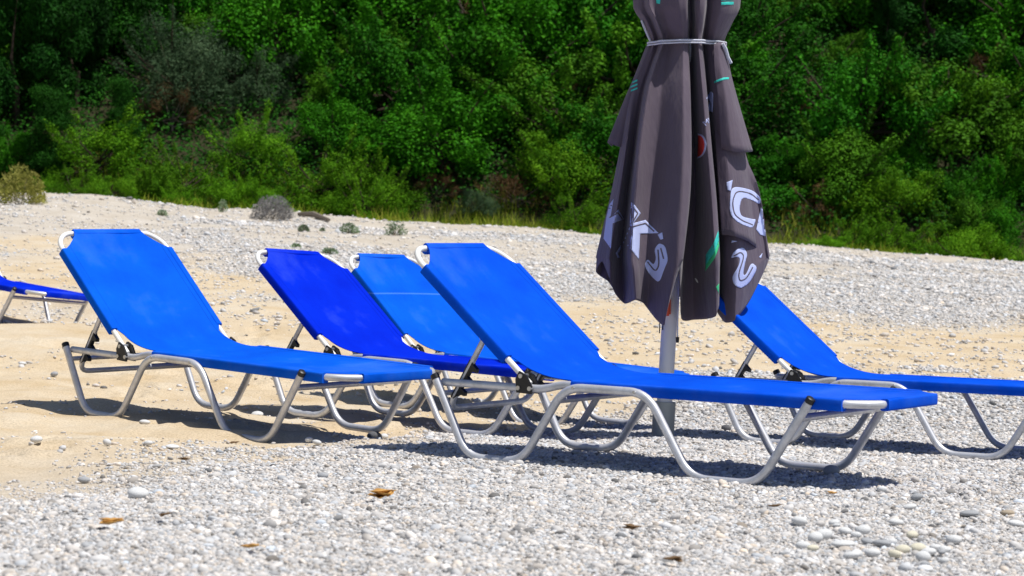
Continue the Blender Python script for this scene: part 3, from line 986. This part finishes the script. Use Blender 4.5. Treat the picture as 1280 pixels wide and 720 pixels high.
# letters drawn as block shapes, light with a dark inner line
def chaikin(p, closed):
    for _ in range(2):
        q = []
        for i in range(len(p) if closed else len(p) - 1):
            a, b = p[i], p[(i + 1) % len(p)]
            q += [(a[0] * .8 + b[0] * .2, a[1] * .8 + b[1] * .2), (a[0] * .2 + b[0] * .8, a[1] * .2 + b[1] * .8)]
        p = q if closed else [p[0]] + q + [p[-1]]
    return p
def letter(polys, lines=(), curved=False, dy=0):
    polys = [[(x, y + dy) for x, y in p] for p in polys]
    lines = [([(x, y + dy) for x, y in l], wd) for l, wd in lines]
    if curved:
        polys = [chaikin(p, True) for p in polys]; lines = [(chaikin(l, False), wd) for l, wd in lines]
    decal(polys, 'printed_letter', M['print'])
    for ln, wd in lines:
        for (x0, y0), (x1, y1) in zip(ln[:-1], ln[1:]):
            L_ = math.hypot(x1 - x0, y1 - y0); nx_, ny_ = -(y1 - y0) / L_ * wd / 2, (x1 - x0) / L_ * wd / 2
            decal([[(x0 + nx_, y0 + ny_), (x1 + nx_, y1 + ny_), (x1 - nx_, y1 - ny_), (x0 - nx_, y0 - ny_)]], 'letter_inline', M['cloth'], .0038)
# big K
letter([[(786, 253), (797, 267), (787, 279), (803, 275), (818, 291), (796, 292), (794, 323), (778, 303), (784, 282)]],
       [([(786, 258), (793, 267), (783, 283)], 1.5), ([(783, 284), (803, 279), (813, 289)], 1.5)])
# partial K at the left edge
letter([[(766, 249), (762, 272), (771, 262), (779, 274), (764, 279), (761, 310), (754, 298), (758, 272), (762, 255)]],
       [([(761, 272), (770, 266), (777, 274)], 1.4)])
letter([[(768, 316), (775, 306), (775, 310), (771, 317), (774, 322), (771, 322)]])
# S on its side plus apostrophe
letter([[(820, 291), (822, 290), (823, 298), (820, 299), (817, 293)]])
letter([[(801, 330), (805, 322), (812, 330), (815, 322), (813, 311), (818, 303), (825, 306), (828, 323), (824, 333), (818, 352), (808, 342)]],
       [([(805, 326), (814, 338), (818, 330), (817, 311)], 1.5), ([(820, 309), (823, 322)], 1.4)], True)
# C and apostrophe on the right lobe
letter([[(902, 229), (910, 226), (907, 240), (903, 238)]])
letter([[(907, 238), (914, 234), (940, 238), (949, 247), (949, 256), (938, 250), (922, 247), (918, 262), (921, 271), (938, 274), (943, 274), (938, 286), (915, 278), (905, 267)]],
       [([(947, 250), (937, 242), (915, 239), (909, 252), (911, 268), (922, 276), (938, 281)], 1.4)], True)
letter([[(943, 287), (951, 256), (956, 270), (958, 296), (948, 293)]])
letter([[(907, 317), (912, 307), (924, 303), (930, 312), (926, 322), (923, 337), (927, 338), (935, 322), (944, 329), (932, 348), (920, 354), (911, 349), (909, 339), (918, 325), (919, 316), (913, 315)]],
       [([(911, 314), (920, 309), (925, 314), (917, 336), (919, 345), (928, 342), (937, 328)], 1.4)], True, 5)
letter([[(909, 300), (916, 301), (908, 303)]])
letter([[(946, 321), (951, 316), (949, 322)]])
decal([[(878, 126), (886, 116), (888, 119), (888, 142), (885, 141)]], 'printed_emblem', M['print'])
decal([[(882.5, 127), (887, 122), (887, 136)]], 'emblem_centre', M['cloth'], .0038)
decal([[(884.5, 127), (886.5, 125), (886.5, 131)]], 'emblem_centre', M['print'], .005)
text2d('ML', 879, 155, 9, 10, -.62, 'printed_lettering', M['print'])
arc = [(869 + 7.5 * math.cos(a), 184 + 15 * math.sin(a)) for a in np.linspace(-1.5, 1.5, 14)]
decal([[(869, 168)] + arc + [(869, 200)]], 'printed_disc_border', M['print'])
arc = [(869 + 5.6 * math.cos(a), 184 + 13 * math.sin(a)) for a in np.linspace(-1.5, 1.5, 14)]
decal([[(869, 170)] + arc + [(869, 198)]], 'printed_disc', M['red'], .0075)
decal([[(889, 104), (900, 100), (908, 99), (907.5, 101.5), (900, 103), (889, 106.5)]], 'printed_stripe', M['teal'])
for k, (mm, dy) in enumerate([('green', 0), ('teal', 8), ('teal', 14)]):
    decal([[(877, 330 - dy * .9), (893, 296 - dy), (893, 303 - dy), (877, 338 - dy * .9)]], 'printed_stripe', M[mm])
decal([[(887, 356), (894, 350), (895, 362), (893, 368)]], 'printed_stripe', M['green'])
for yy in (0, 5.5):
    decal([[(897, 2 + yy), (914, 0 + yy), (914, 3.6 + yy), (897, 5.6 + yy)]], 'printed_stripe', M['teal'])
decal([[(817, -3), (823, -3), (822, 9), (818, 8)]], 'printed_stripe', M['teal'])
for yy in (101, 106, 111):
    decal([[(788, yy + 2), (796, yy - 1), (796, yy + 1), (788, yy + 4)]], 'printed_stripe', M['teal'])

# ------------------------------------------------------------------ plants
def leaf_faces(cent, nrm, L, Wd, r):
    """one quad per leaf"""
    n = len(cent)
    a = r.normal(size=(n, 3)); a -= nrm * (a * nrm).sum(1)[:, None]; a /= np.linalg.norm(a, axis=1)[:, None] + 1e-9
    b = np.cross(nrm, a)
    L = L * r.uniform(.6, 1.3, n)[:, None]; Wd = Wd * r.uniform(.7, 1.2, n)[:, None]
    fold = nrm * L * r.uniform(-.15, .15, n)[:, None]
    V = np.stack([cent - a * L * .5, cent + b * Wd * .5 + fold, cent + a * L * .5, cent - b * Wd * .5 + fold], 1)
    return V.reshape(-1, 3)
def clumps_to_leaves(cl, per, L, Wd, seed, updir=.75, shell=.5, jitter=1.1):
    r = np.random.default_rng(seed)
    Cs, Ns, Ts = [], [], []
    for (c, rad) in cl:
        n = int(per * (rad / .4) ** 1.4)
        d = r.normal(size=(n, 3)); d /= np.linalg.norm(d, axis=1)[:, None]
        rr = rad * (shell + (1 - shell) * r.random(n)) * (1 + .45 * r.random(n) * (r.random(n) < .22))
        off_ = d * rr[:, None] * np.array([1, 1, .85])
        if rad < .18:
            ax_ = np.array(c) - np.array((0, 0, .3)); ax_ = ax_ / (np.linalg.norm(ax_) + 1e-6) + np.array((0, 0, .5)); ax_ /= np.linalg.norm(ax_)
            off_ = off_ * .62 + ax_ * (off_ @ ax_)[:, None] * 1.6
        Cs.append(np.array(c) + off_)
        nn = d * .9 + np.array([0, 0, updir]) + r.normal(size=(n, 3)) * jitter * .5
        Ns.append(nn / np.linalg.norm(nn, axis=1)[:, None])
        Ts.append(np.clip(r.normal(.5, .2, n) + r.normal(0, .12), 0, 1))
    Cc = np.concatenate(Cs); Nn = np.concatenate(Ns); T = np.concatenate(Ts)
    return leaf_faces(Cc, Nn, L, Wd, r), np.repeat(T, 4)
def branches(cl, seed, r0=.05, base=(0, 0, -.3)):
    r = random.Random(seed); m = MB()
    b = Vector(base)
    m.tube([b, b + Vector((0, 0, .35)), b + Vector((r.uniform(-.05, .05), r.uniform(-.05, .05), .75))], [r0 * 1.4, r0, r0 * .8], 7)
    for c, rad in [q for q in cl[::2] if q[0][2] < 1.5]:
        c = Vector(c); s = b + Vector((0, 0, .45 + .3 * r.random()))
        mid = s.lerp(c, .5) + Vector((r.uniform(-.12, .12), r.uniform(-.12, .12), -.05))
        m.tube([s, mid, c, c + (c - mid) * .4], [r0 * .55, r0 * .38, r0 * .2, r0 * .08], 5)
    return m
def proto(kind, seed):
    """returns (trunk MB, crown mesh data)"""
    r = random.Random(seed)
    cl = []
    if kind in ('broad', 'bright', 'grey', 'dry'):
        n = {'broad': 30, 'bright': 26, 'grey': 34, 'dry': 16}[kind]
        for i in range(n):
            u = r.random(); a = r.uniform(0, 2 * math.pi); h = r.uniform(.05, 1.0)
            rr = math.sqrt(max(0, 1 - (h * .92) ** 2)) * (.45 + .55 * math.sqrt(u))
            k = r.choice((.85, 1.0, 1.0, 1.12, 1.28))
            cl.append(((math.cos(a) * rr * k, math.sin(a) * rr * .9 * k, h * 1.15 * k), r.uniform(.20, .44) / k ** 1.5))
        for i in range(n // 2):
            a = r.uniform(0, 2 * math.pi); h = r.uniform(.25, 1.0); q = math.sqrt(max(0, 1 - (h * .9) ** 2))
            k = r.uniform(1.1, 1.42)
            cl.append(((math.cos(a) * q * k, math.sin(a) * q * k, h * 1.2 * k), r.uniform(.09, .17)))
        par_ = {'broad': (700, .062, .038), 'bright': (720, .060, .028), 'grey': (640, .075, .017), 'dry': (420, .07, .016)}[kind]
    elif kind == 'conifer':
        for i in range(52):
            h = r.random() ** .8; a = r.uniform(0, 2 * math.pi)
            rr = (.50 * (1 - h) ** .75 + .07) * r.uniform(.4, 1)
            cl.append(((math.cos(a) * rr, math.sin(a) * rr, .1 + h * 3.4), r.uniform(.14, .26) * (1.15 - h * .5)))
        par_ = (1500, .07, .022)
    elif kind == 'tall':
        for i in range(46):
            h = r.random(); a = r.uniform(0, 2 * math.pi)
            rr = (.85 - .5 * h) * r.uniform(.3, 1)
            cl.append(((math.cos(a) * rr, math.sin(a) * rr, .1 + h * 2.7), r.uniform(.22, .40)))
        par_ = (760, .065, .034)
    L, T = clumps_to_leaves(cl, par_[0], par_[1], par_[2], seed)
    return cl, L, T
GREEN = {
 'broad': [m_leaf('leaf_green', (0.0136, 0.0728, 0.0020), (0.0289, 0.1680, 0.0030), (0.0723, 0.2968, 0.0080)), m_leaf('leaf_mid_green', (0.0085, 0.0560, 0.0020), (0.0187, 0.1288, 0.0030), (0.0510, 0.2296, 0.0080)),
           m_leaf('leaf_olive_green', (0.0204, 0.0672, 0.0030), (0.0467, 0.1568, 0.0050), (0.0978, 0.2632, 0.0120))],
 'bright': [m_leaf('leaf_bright_green', (.030, .105, .003), (.070, .205, .004), (.150, .330, .012))],
 'grey': [m_leaf('leaf_grey_green', (.022, .052, .022), (.060, .115, .052), (.125, .20, .095))],
 'dry': [m_leaf('leaf_dry', (.06, .028, .012), (.13, .070, .030), (.21, .135, .065))],
 'conifer': [m_leaf('needle_dark_green', (0.0043, 0.0246, 0.0030), (0.0085, 0.0560, 0.0050), (0.0187, 0.1008, 0.0080))],
 'tall': [m_leaf('leaf_deep_green', (0.0068, 0.0381, 0.0030), (0.0119, 0.0784, 0.0040), (0.0306, 0.1344, 0.0090))]}
PROTO = {}
def get_proto(kind, v):
    k = (kind, v)
    if k not in PROTO:
        cl, L, T = proto(kind, 50 + v * 13 + len(kind) * 101)
        mt = GREEN[kind][v % len(GREEN[kind])]
        cr = big_mesh('crown', L, np.arange(len(L)), 4, mt, attr={'tone': T})
        tb = branches(cl if kind != 'conifer' else [((0, 0, 1.2), .1)], v + 5, .05 if kind != 'dry' else .035)
        tr = tb.build('trunk', M['dead'] if kind == 'dry' else M['bark'])
        root = empty('plant', (0, 0, 0)); cr.parent = root; tr.parent = root
        PROTO[k] = [root, tr, cr, False]
    return PROTO[k]
rp_ = random.Random(5)
PROJ = []
def to_px(x, y, z):
    z -= H0; c, s = math.cos(PITCH), math.sin(PITCH)
    d = y * c + z * s; u = -y * s + z * c
    return 640 + FPX * x / d, 360 - FPX * u / d
def plant(name, kind, v, x, y, sc, zsc=1.0, label='', cat='shrub', group=None, sink=.1):
    P = get_proto(kind, v)
    if not P[3]:
        root, tr, cr = P[:3]; P[3] = True
    else:
        root = P[0].copy(); C.collection.objects.link(root)
        for ch in P[1:3]:
            c = ch.copy(); C.collection.objects.link(c); c.parent = root
    root.name = name
    root.location = (x, y, gz1(x, y) - sink * sc)
    root.rotation_euler = (0, 0, rp_.uniform(0, 6.28))
    root.scale = (sc, sc, sc * zsc)
    for k in ('label', 'category', 'group'):
        if k in root: del root[k]
    tag(root, label, cat, group)
    return root
def zone(x, y, z):
    px, py = to_px(x, y, z)
    h = 'near the left edge' if px < 200 else 'left of centre' if px < 520 else 'just left of the parasol' if px < 750 else 'behind the parasol' if px < 960 else 'right of the parasol' if px < 1120 else 'near the right edge'
    t = 'near the top of the view' if py < 75 else 'halfway up the slope' if py < 175 else 'low on the slope'
    return h, t
# distinct plants placed where the photograph shows them: kind, variant, px, py of crown middle, Y, half width px, z stretch
DIST = [
 ('conifer', 0, 20, 90, 40.5, 60, 1.25, 'dark_conifer', 'tall dark conifer at the extreme left edge of the slope', 'tree'),
 ('conifer', 1, 95, 95, 41.0, 55, 1.3, 'dark_conifer', 'second tall dark conifer from the left edge, beside the grey-green olive', 'tree'),
 ('tall', 0, 150, 60, 42.5, 80, 1.0, 'broadleaf_tree', 'deep green tree rising behind the two left conifers', 'tree'),
 ('grey', 0, 235, 70, 41.0, 85, 1.1, 'olive_tree', 'grey-green feathery olive tree at upper left', 'tree'),
 ('grey', 1, 315, 85, 41.5, 65, 1.0, 'olive_tree', 'smaller grey-green olive tree right of the feathery one', 'tree'),
 ('dry', 0, 215, 95, 40.2, 45, 1.0, 'dry_shrub', 'bare grey-brown shrub in front of the grey-green olive', 'shrub'),
 ('conifer', 2, 1165, 25, 44.5, 70, .9, 'dark_conifer', 'wide dark conifer near the top right', 'tree'),
 ('conifer', 0, 1112, 15, 44.0, 24, 1.5, 'dark_conifer', 'narrow dark conifer left of the wide one near the top right', 'tree'),
 ('dry', 1, 725, 100, 42.3, 38, .9, 'dry_shrub', 'reddish dry shrub left of the parasol, halfway up', 'shrub'),
 ('dry', 2, 648, 232, 38.9, 55, .55, 'dry_shrub', 'rusty brown low shrub left of the parasol at the beach edge', 'shrub'),
 ('dry', 0, 545, 215, 39.0, 42, .6, 'dry_shrub', 'brown dry shrub low on the slope in the middle of the view', 'shrub'),
 ('grey', 0, 595, 245, 38.6, 32, .7, 'grey_shrub', 'grey-green low shrub at beach edge beside the rusty brown shrub', 'shrub'),
 ('dry', 1, 985, 105, 42.0, 50, .6, 'dry_shrub', 'bare grey-brown shrub right of the parasol, halfway up', 'shrub'),
 ('dry', 2, 1020, 215, 39.2, 40, .8, 'dry_shrub', 'dry grey shrub right of the parasol, low on the slope', 'shrub'),
 ('dry', 0, 1245, 65, 43.5, 45, .8, 'dry_shrub', 'pinkish dry shrub near the right edge, high on the slope', 'shrub'),
 ('bright', 0, 1030, 302, 36.9, 38, .42, 'low_bush', 'bright green low bush on the sand right of the parasol', 'bush'),
 ('bright', 1, 1120, 275, 38.0, 55, .65, 'low_bush', 'bright green rounded bush at the beach edge, lower right', 'bush'),
 ('bright', 0, 1250, 300, 37.6, 50, .55, 'low_bush', 'green bush at the beach edge touching the right frame edge', 'bush'),
 ('bright', 1, 725, 279, 37.4, 36, .38, 'low_bush', 'low yellow-green bush on the sand just left of the parasol', 'bush'),
 ('bright', 0, 140, 235, 36.6, 36, .8, 'low_bush', 'green bush hanging over the sandy crest at left', 'bush'),
 ('bright', 1, 95, 215, 37.4, 42, .75, 'low_bush', 'green bush behind the one hanging over the left crest', 'bush'),
 ('bright', 2, 320, 240, 37.6, 48, .7, 'low_bush', 'bright green bush behind the grey cushion shrub', 'bush'),
 ('bright', 0, 400, 243, 37.8, 40, .7, 'low_bush', 'bright green bush right of the grey cushion shrub', 'bush'),
 ('bright', 1, 230, 205, 38.4, 60, .8, 'low_bush', 'broad green bush at beach edge, left of the grey cushion shrub', 'bush'),
]
for (kind, v, px, py, Y, hwpx, zs, nm, lab, cat) in DIST:
    p = px_at(px, py, Y); s = hwpx / FPX * Y / (.62 if kind == 'conifer' else 1.0 if kind == 'tall' else 1.2)
    hgt = {'conifer': 3.5, 'tall': 2.9}.get(kind, 1.3)
    r = plant(nm, kind, v, p.x, Y, s, zs, lab, cat)
    if kind in ('conifer', 'tall') : pass
    g0 = gz1(p.x, Y)
    if cat == 'bush' or kind in ('dry', 'grey') and nm != 'olive_tree':
        r.location.z = max(g0 - .35 * s, min(p.z - hgt * .5 * s * zs, g0 + .9))
        if r.location.z > g0 + .02: r.location.z = g0 - .05; r.scale.z *= 1.25
# the mass of shrubs on the slope, one by one
row_y = [37.75, 38.9, 40.0, 41.2, 42.4, 43.7, 45.0, 46.4, 48.0, 50.0, 52.5]
KL = {'broad': ('leafy_shrub', 'dense mid green leafy shrub', 'shrub'), 'bright': ('bright_shrub', 'fresh bright green shrub', 'shrub'), 'grey': ('grey_shrub', 'grey-green shrub', 'shrub'),
      'tall': ('broadleaf_tree', 'deep green bushy tree', 'tree'), 'dry': ('dry_shrub', 'brownish half-dry shrub', 'shrub')}
for ri, Y in enumerate(row_y):
    half = .2137 * Y + 4.5
    x = -half + (ri % 2) * .6
    while x < half:
        xx = x + rp_.uniform(-.3, .3); yy = Y + rp_.uniform(-.45, .45)
        t = fbm(np.array([xx * .35]), np.array([yy * .5]), 77, 2)[0] + rp_.uniform(-.2, .2)
        px, py = to_px(xx, yy, gz1(xx, yy) + .6)
        if ri == 0 and (rp_.random() < .38 or 755 < px < 900): x += .7; continue
        kind = 'bright' if t > (.0, .46, .72, .80)[min(ri, 3)] else 'grey' if t < .3 and ri > 2 and 170 < px < 380 else 'tall' if (px < 200 and rp_.random() < .7) else 'dry' if (.345 < t < .358) else 'broad'
        sc = rp_.choice((.6, .75, .9, 1.1, 1.3, 1.45)) * (.42 if ri == 0 else (.58 if kind == 'bright' else .74) if ri == 1 else .86 if ri == 2 else 1.0)
        if kind == 'tall': sc *= .8
        if any(abs(px - d_[2]) < d_[5] * .85 and -1.15 < yy - d_[4] < .35 for d_ in DIST if d_[0] in ('dry', 'grey', 'conifer')):
            x += 1.25 * sc; continue
        h, tt = zone(xx, yy, gz1(xx, yy) + .6)
        nm, lb, ct = KL[kind]
        lab = '%s %s, %s' % (lb, tt, h)
        plant(nm, kind, rp_.randrange(6 if kind == 'broad' else 3), xx, yy, sc, rp_.uniform(.75, 1.15), lab, ct, lab)
        x += 1.15 * sc * rp_.uniform(.85, 1.15) + .25
# grey cushion shrub and small plants on the sand
M['cush'] = m_leaf('leaf_silver', (.22, .21, .21), (.40, .385, .38), (.56, .55, .54), .3)
M['tuft'] = m_leaf('leaf_sage', (.12, .18, .09), (.24, .33, .19), (.42, .50, .36), .3)
M['grass'] = m_leaf('grass_yellow_green', (.09, .15, .008), (.19, .28, .015), (.36, .36, .06), .2)
def small_plant(name, px, py, wpx, hpx, mt, label, cat, n, L, Wd, seed):
    x, y = px_ground(px, py)
    r = np.random.default_rng(seed)
    hw_ = wpx / FPX * y / 2; hh = hpx / FPX * y
    th = r.uniform(0, 2 * np.pi, n); ph = np.arccos(r.uniform(0.05, 1, n)); q = r.uniform(.25, 1, n) ** .6
    c = np.stack([np.cos(th) * np.sin(ph) * hw_ * q, np.sin(th) * np.sin(ph) * hw_ * q, np.cos(ph) * hh * q], -1)
    d = c / (np.linalg.norm(c, axis=1)[:, None] + 1e-6)
    nr = np.cross(d, r.normal(size=(n, 3))); nr /= np.linalg.norm(nr, axis=1)[:, None] + 1e-9
    V = leaf_faces(c, nr, L, Wd, r)
    root = empty(name, (x, y, gz1(x, y)), (0, 0, 0), label, cat)
    big_mesh('foliage', V, np.arange(len(V)), 4, mt, root, attr={'tone': np.repeat(r.random(n), 4)})
    m = MB(); rr = random.Random(seed)
    for i in range(12):
        k = rr.randrange(n)
        m.tube([(0, 0, -.03), Vector(c[k]) * .5, Vector(c[k])], [.006, .004, .002], 5)
    m.build('stem', M['dead'], root)
small_plant('cushion_shrub', 341, 276, 58, 30, M['cush'], 'silvery grey dome shaped cushion shrub on the beach crest', 'shrub', 1300, .07, .015, 1)
small_plant('beach_plant', 436, 294, 27, 14, M['tuft'], 'sage green plant on pale pebbles, left of the whitish sprig', 'plant', 200, .05, .022, 2)
small_plant('beach_plant', 495, 297, 34, 20, M['tuft'], 'whitish green sprig on pale pebbles above the light blue lounger', 'plant', 190, .05, .022, 3)
small_plant('beach_plant', 380, 293, 15, 9, M['tuft'], 'little sage green tuft below the grey cushion shrub', 'plant', 100, .05, .022, 4)
small_plant('beach_plant', 403, 291, 8, 5, M['tuft'], 'tiniest green tuft between two sage green plants', 'plant', 50, .04, .02, 5)
small_plant('beach_plant', 370, 310, 13, 6, M['tuft'], 'flat green tuft on sand above the royal blue lounger', 'plant', 100, .04, .02, 6)
small_plant('beach_plant', 412, 318, 22, 9, M['tuft'], 'flat sage plant just right of the royal blue lounger top', 'plant', 160, .045, .02, 7)
small_plant('beach_plant', 279, 268, 14, 17, M['tuft'], 'upright pale sprig left of the grey cushion shrub', 'plant', 90, .05, .02, 8)
small_plant('beach_plant', 203, 272, 14, 9, M['tuft'], 'small green tuft on the sandy crest at left', 'plant', 80, .05, .02, 9)
M['straw'] = m_leaf('straw', (.14, .15, .03), (.28, .29, .06), (.46, .44, .13), .25)
small_plant('dry_tuft', 26, 256, 66, 50, M['straw'], 'yellowish dry bush on the crest at the left frame edge', 'plant', 1300, .10, .018, 10)
dw = MB(); p0 = px_ground(374, 270); p1 = px_ground(411, 279)
dw.tube([(p0[0], p0[1], gz1(*p0) + .03), ((p0[0] + p1[0]) / 2, (p0[1] + p1[1]) / 2, gz1((p0[0] + p1[0]) / 2, (p0[1] + p1[1]) / 2) + .05), (p1[0], p1[1], gz1(*p1) + .04)], [.03, .045, .025], 7)
tag(dw.build('driftwood', M['dead']), 'dark driftwood branch lying right of the grey cushion shrub', 'driftwood')

# grass along the foot of the slope
rg = np.random.default_rng(3)
n = 19500
gxx = rg.uniform(-13, 13, n); gyy = rg.uniform(36.6, 39.2, n)
k = fbm(gxx * 1.1, gyy * 1.1, 17, 2) > .47; gxx, gyy = gxx[k], gyy[k]
z = gz(gxx, gyy); n = len(z)
h = rg.uniform(.12, .36, n) * np.clip((gyy - 36.0) / 1.5, .35, 1)
a = rg.uniform(0, 2 * np.pi, n); lean = rg.normal(0, .10, (n, 2))
B = np.c_[gxx, gyy, z - .02]; wv = np.c_[np.cos(a), np.sin(a), np.zeros(n)] * .011
T_ = B + np.c_[lean, h]
V = np.stack([B - wv, B + wv, T_], 1).reshape(-1, 3)
tag(big_mesh('grass', V, np.arange(len(V)), 3, M['grass'], attr={'tone': np.repeat(rg.random(n), 3)}), 'yellow-green grass along the foot of the wooded slope', 'grass', kind='stuff')
# ivy-like undergrowth closing the slope between the shrubs
n = 210000
ux = rg.uniform(-16, 16, n); uy = rg.uniform(38.6, 54, n)
uz = gz(ux, uy) + rg.random(n) ** 1.5 * (.15 + .75 * fbm(ux * 1.3, uy * 1.3, 61, 3))
nr = rg.normal(size=(n, 3)) * .5 + np.array([0, -.5, .9]); nr /= np.linalg.norm(nr, axis=1)[:, None]
V = leaf_faces(np.c_[ux, uy, uz], nr, .075, .045, rg)
tag(big_mesh('undergrowth', V, np.arange(len(V)), 4, GREEN['tall'][0], attr={'tone': np.repeat(rg.random(n), 4)}), 'dark green undergrowth covering the slope between the shrubs', 'undergrowth', kind='stuff')

# ------------------------------------------------------------------ dry leaves lying on the shingle
M['dryleaf'] = mat('dry_leaf', (.55, .28, .06), .8)
t_ = noise_node(M['dryleaf'], 30, 4, .6); r_ = ramp(M['dryleaf'], t_.outputs[0], [(.3, (.38, .17, .035)), (.7, (.66, .38, .10))])
nodes(M['dryleaf'])[1].new(r_.outputs[0], nodes(M['dryleaf'])[2].inputs['Base Color'])
M['brownleaf'] = mat('brown_leaf', (.15, .085, .035), .85)
def dry_leaf(px, py, wpx, mt, label, seed, lobes=3):
    x, y = px_ground(px, py); r = random.Random(seed)
    s = wpx / FPX * y / 2 * 1.25
    m = MB()
    for q in range(lobes):
        a = r.uniform(0, 6.28); l = s * r.uniform(.7, 1.1); wd = l * .42
        cx, cy = r.uniform(-.3, .3) * s, r.uniform(-.3, .3) * s
        vs_ = []; N = 8
        for i in range(N + 1):
            t = i / N; ww = wd * math.sin(math.pi * min(1, t * .96 + .03)) * (1 + .2 * math.sin(9 * t + q))
            up = .35 * l * (t - .4) ** 2 * 2 + .004 + q * .003
            for sgn in (-1, 0, 1):
                u, v = (t - .5) * 2 * l, sgn * ww
                vs_.append((cx + u * math.cos(a) - v * math.sin(a), cy + u * math.sin(a) + v * math.cos(a), up + abs(sgn) * ww * .55))
        fs_ = [(i * 3 + j, i * 3 + j + 1, i * 3 + j + 4, i * 3 + j + 3) for i in range(N) for j in range(2)]
        m.add(vs_, fs_)
    o = m.build('dry_leaf', mt)
    o.location = (x, y, gz1(x, y) + .012)
    sm_ = o.modifiers.new('thick', 'SOLIDIFY'); sm_.thickness = .001
    tag(o, label, 'dry leaf')
dry_leaf(137, 665, 30, M['dryleaf'], 'crumpled orange dry leaf on the shingle at left foreground', 1)
dry_leaf(316, 694, 20, M['dryleaf'], 'orange dry leaf near the bottom edge, left half', 2, 2)
dry_leaf(478, 630, 36, M['dryleaf'], 'cluster of tan and brown dry leaves below the left lounger', 3, 5)
dry_leaf(204, 655, 16, M['brownleaf'], 'dark brown leaf scrap between the two orange leaves at left', 4, 2)
dry_leaf(1040, 628, 14, M['dryleaf'], 'small yellow brown leaf below the foot of nearest lounger', 5, 2)
dry_leaf(790, 671, 20, M['brownleaf'], 'brown leaf scrap in the shingle at bottom centre', 6, 3)
dry_leaf(845, 713, 24, M['brownleaf'], 'brown leaf scrap at the bottom edge, right of centre', 7, 3)
dry_leaf(292, 565, 12, M['brownleaf'], 'brown leaf scrap at the sand edge under the left lounger', 8, 2)
dry_leaf(968, 644, 14, M['brownleaf'], 'reddish brown scrap right of centre below the nearest lounger', 9, 2)
dry_leaf(230, 577, 16, M['brownleaf'], 'thin brown twig-like leaf on the sand edge at left', 10, 2)
# prototypes that were never placed
for k, P in list(PROTO.items()):
    if not P[3]:
        for o in P[:3]: bpy.data.objects.remove(o)
